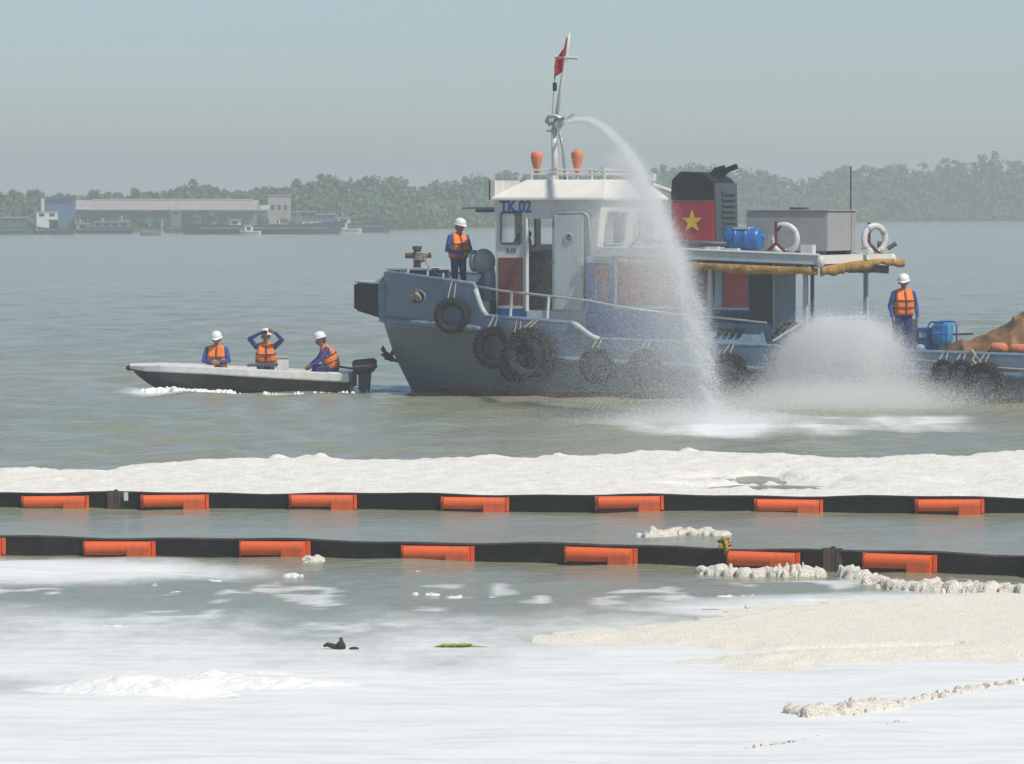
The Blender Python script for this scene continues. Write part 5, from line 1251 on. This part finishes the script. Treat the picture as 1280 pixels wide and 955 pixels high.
ub = boom('outer_boom', ext(UP), .235, [-120, 70, 219, 404, 594, 787, 986, 1187, 1385], lambda u: np.interp(u, [0, 640, 1280], [635, 638, 642]), M['boom'],
          'black floating boom with orange floats along the edge of the foam raft', [onwater(145, 636)[0]])
lb = boom('inner_boom', ext(LO), .24, [-38, 150, 345, 548, 752, 955, 1125, 1330], lambda u: np.interp(u, [0, 300, 640, 1042, 1280], [694, 697, 703, 712, 718]), M['boomold'],
          'worn brown-black floating boom with orange floats, washed by foam clumps', [onwater(1042, 713)[0]], fscale=.93)
# white tag on the outer boom and yellow rope knot on the inner one
p = onwater(158, 636); MB().bx(p[0] - .03, p[0] + .03, p[1] - ub.location.y - .075, p[1] - ub.location.y - .055, .12, .24).build('tag', M['white'], ub)
p = onwater(906, 709); kn = MB()
for k in range(6): kn.tube([(RNG.normal(0, .03) + .045 * math.cos(a), .035 * math.sin(a), .22 + .02 * k - .05 + .03 * math.sin(a * 2 + k)) for a in np.linspace(0, 6.28, 10)[:-1]], .016, 6, closed=True)
kn.tube([(0, -.06, .1), (.02, -.07, .2), (-.01, 0, .30)], .02, 6)
tag(kn.build('rope_knot', M['ropeyellow'], loc=(p[0], p[1], .06), smooth=True), 'frayed yellow rope knot tied on the inner boom', 'rope')

# ================================================================== FOAM
def field(name, x0, x1, y0, y1, step, hfun, mt, label, cat=None, kind='stuff', drop=-.03):
    """foam lying on the water: height field, faces below the water line dropped."""
    xs_ = np.arange(x0, x1 + step, step); ys_ = np.arange(y0, y1 + step * 1.0, step); GX, GY = np.meshgrid(xs_, ys_); H = hfun(GX, GY)
    ny_, nx_ = GX.shape; i = np.arange(ny_ * nx_).reshape(ny_, nx_); q = np.stack([i[:-1, :-1].ravel(), i[:-1, 1:].ravel(), i[1:, 1:].ravel(), i[1:, :-1].ravel()], 1)
    q = q[(H.ravel()[q] > drop).any(1)]; used = np.unique(q); mp = np.full(ny_ * nx_, -1); mp[used] = np.arange(len(used))
    cx, cy = (x0 + x1) / 2, (y0 + y1) / 2
    o = raw_mesh(name, np.stack([GX.ravel() - cx, GY.ravel() - cy, np.maximum(H.ravel(), -.05)], 1)[used], mp[q], M[mt]); o.location = (cx, cy, 0)
    tag(o, label, cat, kind=kind); return o
# raft of foam held behind the outer boom
ybm = lambda x: np.interp(x, [p[0] for p in ext(UP)], [p[1] for p in ext(UP)])
RU = [-3000, 0, 60, 150, 230, 300, 400, 500, 600, 720, 860, 960, 1060, 1150, 1220, 1280, 4000]; RV = [596, 597, 594, 592, 585, 579, 575, 577, 578, 574, 569, 573, 580, 580, 574, 571, 572]
def raft(GX, GY):
    u, v = pix_arr(GX, GY, 0 * GX)
    far_y = np.interp(GX, *zip(*[(onwater(a, b)[0], onwater(a, b)[1]) for a, b in zip(RU[1:-1], RV[1:-1])]))
    e = np.minimum((far_y - GY) / 1.6 + 2.2 * (fbm(GX * .55, GY * .5, 41) - .5) + 1.3 * (fbm(GX * 2, GY * 1.2, 42) - .5), (GY - ybm(GX) - .16) / .1)
    hole = 1.55 * np.exp(-((GX - 3.95) / 1.2) ** 2 - ((GY - 79.9) / 2.6) ** 4) + 1.1 * np.exp(-((GX - 6.9) / .5) ** 2 - ((GY - 79.5) / .5) ** 2) + 1.0 * np.exp(-((GX - 2.6) / .5) ** 2 - ((GY - 79.2) / .4) ** 2)
    e = np.minimum(e, 1.0) - hole * (1.0 + 1.8 * (fbm(GX * 2.0, GY * 1.0, 43) - .5))
    lump = .5 * fbm(GX * 1.1, GY * .8, 44) + .28 * np.abs(fbm(GX * 2.4, GY * 1.5, 47, 3) - .5) * 2 + .5 * (1 - np.clip((far_y - GY) / 2.5, 0, 1)) * fbm(GX * 3.2, GY * 1.6, 48, 3) + .35 * fbm(GX * 3.5, GY * 2.6, 45, 3) + .26 * vnoise(GX * 8, GY * 6, 46)
    return np.clip(e, -1, 1) * .055 + np.where(e > 0, np.clip(e * 2, 0, 1) * lump * .115, 0)
field('foam_raft', -15, 15, 72.3, 90.5, .085, raft, 'foam', 'thick cream foam raft held behind the outer boom', drop=-.02)
# beige foam raft near the quay
PB = [onwater(a, b) for a, b in ((695, 797), (780, 783), (900, 768), (1050, 752), (1200, 744), (1290, 740), (1500, 735), (1500, 815), (1290, 824), (1150, 826), (1020, 830), (930, 834), (880, 826), (905, 815), (860, 806), (800, 806))]
PBX, PBY = np.array([p[0] for p in PB]), np.array([p[1] for p in PB])
def poly_sd(GX, GY, px, py):
    d = np.full(GX.shape, 1e9); ins = np.zeros(GX.shape, bool)
    for i in range(len(px)):
        ax, ay, bx2, by2 = px[i], py[i], px[(i + 1) % len(px)], py[(i + 1) % len(px)]
        t = np.clip(((GX - ax) * (bx2 - ax) + (GY - ay) * (by2 - ay)) / ((bx2 - ax) ** 2 + (by2 - ay) ** 2), 0, 1)
        d = np.minimum(d, np.hypot(GX - ax - t * (bx2 - ax), GY - ay - t * (by2 - ay)))
        c = ((ay > GY) != (by2 > GY)) & (GX < (bx2 - ax) * (GY - ay) / (by2 - ay + 1e-12) + ax); ins ^= c
    return np.where(ins, d, -d)
def beige(GX, GY):
    e = poly_sd(GX, GY, PBX, PBY) * 1.5 + 1.2 * (fbm(GX * 1.3, GY * .7, 51) - .5) + 1.0 * (fbm(GX * 5, GY * 3, 52) - .5)
    bub = np.abs(vnoise(GX * 12, GY * 9, 53) - .5) * 2 * .5 + vnoise(GX * 22, GY * 18, 54) * .5
    lump = .25 + .6 * fbm(GX * 1.7, GY * 1.1, 55) + .22 * bub
    crease = np.exp(-((GY - 50.8 - .30 * (GX - 3.6)) / .14) ** 2) * (GX > 1.4) * (GX < 4.4)
    return np.clip(e, -1, 1) * .022 + np.where(e > 0, np.clip(e * .9, 0, 1) * lump * .045, 0) - .05 * crease
field('beige_foam', .2, 9.5, 47.5, 60.5, .045, beige, 'beige', 'grainy beige foam sheet drifting on the milky water', drop=-.015)
# cauliflower clumps
def clump_h(cx, cy, path, n, r0, r1, seed, squash=1.):
    rg = np.random.default_rng(seed); path = np.array(path, float)
    def hf(GX, GY):
        H = np.full(GX.shape, -.06)
        for _ in range(n):
            f = rg.random() * (len(path) - 1); i = int(f); w = f - i; p = path[i] * (1 - w) + path[min(i + 1, len(path) - 1)] * w
            small = rg.random() < .8
            r = (r0 + (r1 - r0) * rg.random() ** 2) * (.36 if small else 1); x = p[0] + rg.normal(0, r1 * .55); y = p[1] + rg.normal(0, r1 * .8); zb = (max(0, rg.normal(.0, r1 * .35)) + (r1 * .55 * rg.random() if small else 0)) * p[2] * squash
            d2 = r * r - (GX - x) ** 2 - (GY - y) ** 2
            H = np.maximum(H, np.where(d2 > 0, zb + np.sqrt(np.maximum(d2, 0)) * squash, -.06))
        return H + np.where(H > 0, .5 * r1 * (fbm(GX * 1.1 / r1, GY * 1.1 / r1, seed, 4) - .5), 0)
    return hf
def clump(name, pix, n, r0, r1, seed, label, step=.018, mt='clump', pad=.45, group=None, squash=.72):
    w = [onwater(*p[:2]) for p in pix]; path = [(a[0], a[1], p[2] if len(p) > 2 else 1) for a, p in zip(w, pix)]
    X_ = [p[0] for p in path]; Y_ = [p[1] for p in path]
    return field(name, min(X_) - pad, max(X_) + pad, min(Y_) - pad, max(Y_) + pad, step, clump_h(0, 0, path, n, r0, r1, seed, squash), mt, label, 'foam', kind='thing', drop=-.05)
clump('foam_clump', [(808, 671, .4), (830, 669, 1), (860, 668, 1), (885, 669, .6), (908, 671, .2)], 800, .03, .10, 61, 'lumpy cream foam clump adrift between the two booms')
clump('foam_clump', [(383, 704), (394, 703, 1.5), (400, 705)], 130, .03, .075, 62, 'small foam lump stuck on the end of an inner boom float')
clump('foam_clump', [(886, 716, .4), (905, 716, 1), (930, 718, .4), (960, 718, .8), (990, 719, 1.2), (1016, 718, 1.2)], 1100, .03, .11, 63, 'foam clump piled over an inner boom float below the yellow rope')
clump('foam_clump', [(1064, 720, 1.2), (1076, 722, .6), (1110, 734, .7), (1160, 738, 1), (1220, 740, 1), (1290, 742, .8), (1340, 744, 1)], 2400, .03, .115, 64, 'long bank of foam clumps along the inner boom past the connector', step=.026)
clump('foam_clump', [(1004, 893, .5), (1030, 893, 1), (1060, 890, 1), (1090, 887, .8), (1112, 884, .4)], 1000, .03, .10, 65, 'cream foam clump with a shadowed edge lying on the white film', step=.016)
clump('foam_clump', [(1120, 880, .2), (1160, 872, .4), (1210, 862, .4), (1250, 858, .8), (1290, 852, .8)], 300, .02, .06, 66, 'thin broken foam ridge trailing toward the beige sheet', step=.018)
clump('foam_clump', [(930, 935, .2), (1000, 925, .2), (1080, 912, .3), (1130, 902, .3)], 160, .012, .03, 67, 'faint scattered foam crumbs on the white film below the clump', step=.016)['kind'] = 'stuff'
MND = [(90, 862, .5, .30), (140, 861, .42, .55), (183, 866, .5, .8), (225, 860, .34, .4), (262, 850, .45, .75), (292, 857, .5, .5), (345, 858, .6, .35), (400, 856, .6, .25), (175, 846, .3, .25), (330, 842, .35, .3), (240, 868, .5, .4)]
MNP = [(onwater(a, b)[0], onwater(a, b)[1], c, d) for a, b, c, d in MND]
def mounds(GX, GY):
    H = sum(d * np.exp(-((GX - a) / (c * .85)) ** 2 - ((GY - b) / (c * .75)) ** 2) for a, b, c, d in MNP)
    H = H * (.55 + .9 * fbm(GX * 4, GY * 3, 56, 4)); return .13 * H - .016 + .012 * (fbm(GX * 14, GY * 10, 57, 3) - .5)
field('foam_mounds', -4.6, -1.0, 44.6, 49.0, .03, mounds, 'whitefoam', 'soft white foam mounds spread in the clear water by the film', drop=0.)
for k, (nm, pts) in enumerate((('beside float', [(205, 740), (240, 742)]), ('x', [(360, 718), (370, 718)]), ('x', [(530, 741), (548, 742)]), ('x', [(260, 725), (275, 726)]), ('x', [(130, 782), (150, 784)]), ('x', [(40, 780), (60, 781)]), ('x', [(560, 746), (575, 746)]), ('x', [(600, 748), (604, 748)]), ('x', [(440, 712), (450, 713)]), ('x', [(512, 714), (520, 714)]), ('x', [(190, 730), (205, 730)]), ('x', [(900, 746), (930, 745)]))):
    o = clump('foam_fleck', pts, 9, .05, .10, 80 + k, 'small white foam fleck adrift inside the inner boom', step=.025, mt='fleck', squash=.05, pad=.35)
    o['group'] = 'foam flecks inside the inner boom'
# wash along the skiff and its bow wave, rafts at the spray's foot
clump('bow_wave', [(180, 490.5, .4), (198, 490, 1.2), (218, 490.5, 1.4), (240, 491, .8), (262, 491.5, .4), (290, 491.8, .2)], 620, .03, .08, 91, 'white broken bow wave at the skiff stem', step=.025, mt='whitefoam').location.z += .035
clump('skiff_wash', [(300, 492, .3), (350, 492, .2), (420, 491.5, .3), (452, 490, .8), (478, 489, .6), (500, 489, .3)], 120, .015, .04, 92, 'thin white wash trailing along the skiff waterline', step=.025, mt='whitefoam', squash=.6).location.z += .03
bpy.data.objects['skiff_wash']['kind'] = 'stuff'
# debris
p = onwater(426, 812); db = MB(); db.ell((0, 0, .03), (.05, .05, .055)); db.tube([(-.02, 0, .02), (-.14, .02, .05), (-.17, .02, .03)], [.03, .022, .012], 7); db.tube([(.01, 0, .03), (.0, .01, .12)], [.032, .014], 7); db.ell((.13, -.02, .01), (.05, .04, .02))
tag(db.build('driftwood', M['bark'], loc=(p[0], p[1], 0), smooth=True), 'dark bit of driftwood sticking out of the milky film', 'driftwood')
p = onwater(570, 811); lf = MB()
for k in range(3): lf.add([(-.22 + .07 * k, 0, .02), (-.12 + .08 * k, -.05, .045), (-.02 + .09 * k, .0, .03 + .01 * k), (-.11 + .08 * k, .05, .05)], [(0, 1, 2, 3)])
lf.tube([(-.1, 0, .03), (.1, .02, .025), (.32, .0, .012)], [.02, .016, .008], 6); lo_ = lf.build('floating_leaf', M['leafgreen'], loc=(p[0], p[1], 0)); md = lo_.modifiers.new('thickness', 'SOLIDIFY'); md.thickness = .012
tag(lo_, 'bright green leaf and stalk floating on the milky film', 'leaf')

# ================================================================== WATER SPRAY: droplets as real little solids
TET = np.array([(1, 1, 1), (1, -1, -1), (-1, 1, -1), (-1, -1, 1)], float) / math.sqrt(3)
def drop_nodes():
    """mesh vertices become round droplets (radius from the 'radius' attribute); faces pass through."""
    ng = bpy.data.node_groups.new('droplet_points', 'GeometryNodeTree')
    ng.interface.new_socket('Geometry', in_out='INPUT', socket_type='NodeSocketGeometry'); ng.interface.new_socket('Geometry', in_out='OUTPUT', socket_type='NodeSocketGeometry')
    i = ng.nodes.new('NodeGroupInput'); o = ng.nodes.new('NodeGroupOutput'); mp = ng.nodes.new('GeometryNodeMeshToPoints'); at = ng.nodes.new('GeometryNodeInputNamedAttribute')
    at.data_type = 'FLOAT'; at.inputs['Name'].default_value = 'radius'; sm = ng.nodes.new('GeometryNodeSetMaterial'); sm.inputs['Material'].default_value = M['drop']
    j = ng.nodes.new('GeometryNodeJoinGeometry')
    ng.links.new(i.outputs[0], mp.inputs['Mesh']); ng.links.new(at.outputs['Attribute'], mp.inputs['Radius']); ng.links.new(mp.outputs[0], sm.inputs[0])
    ng.links.new(sm.outputs[0], j.inputs[0]); ng.links.new(i.outputs[0], j.inputs[0]); ng.links.new(j.outputs[0], o.inputs[0])
    return ng
DROP_NG = drop_nodes()
def droplets(name, P, R, label, big=2500, bigr=.005):
    keep = P[:, 2] > .0; P, R = P[keep], R[keep]
    sel = RNG.choice(int(len(P) * .35), big, replace=False); B = P[sel]
    v = (TET[None] * (bigr * (.5 + RNG.random((big, 1, 1)))) + B[:, None, :]).reshape(-1, 3)
    f = (np.arange(big)[:, None, None] * 4 + np.array([(0, 1, 2), (0, 3, 1), (0, 2, 3), (1, 3, 2)])[None]).reshape(-1, 3)
    o = raw_mesh(name, np.concatenate([v, P]), f, M['drop'], smooth=False)
    at = o.data.attributes.new('radius', 'FLOAT', 'POINT'); at.data.foreach_set('value', np.concatenate([np.full(len(v), .0005), R]).astype(np.float32))
    md = o.modifiers.new('droplets', 'NODES'); md.node_group = DROP_NG
    return tag(o, label, 'spray', kind='stuff')
# arc from the fire monitor: leaves the nozzle aft and to port, falls well clear of the side
J0 = np.array(T(4.02, .14, 6.27)); J1 = onwater(899, 528)
JU = [710, 722, 738, 760, 782, 800, 818, 836, 852, 866, 878, 888, 894, 897, 899]
JV = [153, 150, 151, 164, 188, 214, 250, 290, 330, 372, 415, 455, 490, 512, 528]
JW = [1.8, 3, 4.2, 5.6, 7, 8.5, 10, 12, 13.5, 14.5, 15, 15, 15, 15, 17]             # half width of the core in pixels
f = np.linspace(0, 1, len(JU)); dep = J0[1] + (J1[1] - J0[1]) * (np.array(JU) - JU[0]) / (JU[-1] - JU[0]) 
JP = np.array([atdepth(u, v, y) for u, v, y in zip(JU, JV, dep)])
seg = np.concatenate([[0], np.cumsum(np.linalg.norm(np.diff(JP, axis=0), axis=1))]); seg /= seg[-1]
def jet(n, tlo, spread, drift, p=1.0):
    t = tlo + (1 - tlo) * RNG.random(n) ** p
    c = np.stack([np.interp(t, seg, JP[:, i]) for i in range(3)], 1); w = np.interp(t, seg, np.array(JW) * np.array(dep) / F_PX)
    off = RNG.normal(size=(n, 3)) * w[:, None] * np.array([.55, .8, .5]) * spread
    puff = .55 * w * (fbm(t * 26, 0 * t + 3, 71) - .5) * 2
    d = np.abs(RNG.normal(size=n)) * drift * t ** 1.4                     # mist blown to leeward (west) and falling
    c = c + off; c[:, 0] += puff * .5 - d; c[:, 1] += RNG.normal(0, .35, n) * (d > .2); c[:, 2] -= .18 * d
    return c, t
c1, t1 = jet(190000, 0, 1.0, 0.10, .86)
cl = fbm(t1 * 90, c1[:, 0] * 7 + c1[:, 2] * 5, 73, 3); kp = RNG.random(len(t1)) < np.clip(.95 - .45 * t1 - 3.0 * t1 * (.50 - cl), .30, 1)
c1, t1 = c1[kp], t1[kp]
c2, t2 = jet(400000, .36, 1.7, .85)
c3, t3 = jet(420000, .50, 2.0, 1.9)
PJ = np.concatenate([c1, c2, c3]); tj = np.concatenate([t1, t2, t3])
RJ = np.concatenate([t1 * 0 + .0031, t2 * 0 + .0017, t3 * 0 + .0020]) * (.6 + .8 * RNG.random(len(PJ)))
# mist and splash at the foot
n = 90000; a = RNG.normal(size=(n, 3)) * np.array([1.0, 1.4, .16]) + np.array([J1[0] - .35, J1[1] - .6, 0]); a[:, 2] = np.abs(a[:, 2]) * (1.2 - .2 * np.abs(a[:, 0] - J1[0]))
PJ = np.concatenate([PJ, a]); RJ = np.concatenate([RJ, 0.0026 * (.6 + .8 * RNG.random(n))])
droplets('water_jet', PJ, RJ, 'white water jet arcing from the mast monitor down into the river')
# fan thrown from a nozzle at the gunwale: a dome of spray over the side
NZ = np.array(T(11.75, 2.55, 1.32)); n = 820000
th = (RNG.random(n) * 2 - 1) * 1.55; el = np.radians(12 + 62 * RNG.random(n) ** .8); sp = (4.3 + 2.1 * RNG.random(n)) * (.92 + .6 * (fbm(th * 7, el * 5, 72) - .5))
hd = np.stack([PX[0] * np.cos(th) + AX[0] * np.sin(th), PX[1] * np.cos(th) + AX[1] * np.sin(th)], 1)
vz = sp * np.sin(el) * .56; vh = sp * np.cos(el)
tend = (vz + np.sqrt(vz ** 2 + 2 * 9.8 * 1.3)) / 9.8; tt = tend * RNG.random(n) ** .75
drag = 1 / (1 + .20 * tt * vh)
kp = RNG.random(n) < np.clip(.72 + 2.0 * (fbm(th * 9, el * 8 + tt, 74, 3) - .48), .25, 1)
hd, vh, vz, tt, drag = hd[kp], vh[kp], vz[kp], tt[kp], drag[kp]; n = len(tt)
PF = np.stack([NZ[0] + hd[:, 0] * vh * tt * drag, NZ[1] + hd[:, 1] * vh * tt * drag, NZ[2] + vz * tt - 4.9 * tt ** 2], 1) + RNG.normal(size=(n, 3)) * .13
n2 = 260000; b2 = np.stack([NZ[0] + RNG.normal(-.2, 1.45, n2), NZ[1] - 2.6 + RNG.normal(0, 1.3, n2), np.abs(RNG.normal(0, .28, n2))], 1)
PF = np.concatenate([PF, b2]); droplets('spray_fan', PF, 0.0030 * (.6 + .8 * RNG.random(len(PF))), 'pale dome of spray fanning out from the tug side near the aft worker')
MB().tube([tuple(Vector((11.75, -2.35, 1.0))), tuple(Vector((11.75, -2.45, 1.28))), tuple(Vector((11.75, -2.58, 1.34)))], [.05, .05, .03], 8).build('spray_nozzle', M['galv'], tug)

# ================================================================== HAZE
hz_ = MB(); hz_.bx(-4300, 4300, -800, 5300, -2.2, 21)
ho = hz_.build('haze', []); ho.data.materials.clear()
hm = bpy.data.materials.new('river_haze'); hm.use_nodes = True; nt = hm.node_tree; nt.nodes.clear()
o_ = nt.nodes.new('ShaderNodeOutputMaterial'); pv = nt.nodes.new('ShaderNodeVolumePrincipled')
pv.inputs['Color'].default_value = (.92, .98, .99, 1); pv.inputs['Density'].default_value = .00082; pv.inputs['Anisotropy'].default_value = .2
nt.links.new(pv.outputs[0], o_.inputs['Volume']); ho.data.materials.append(hm)
tag(ho, 'pale humid haze over the river', kind='stuff')
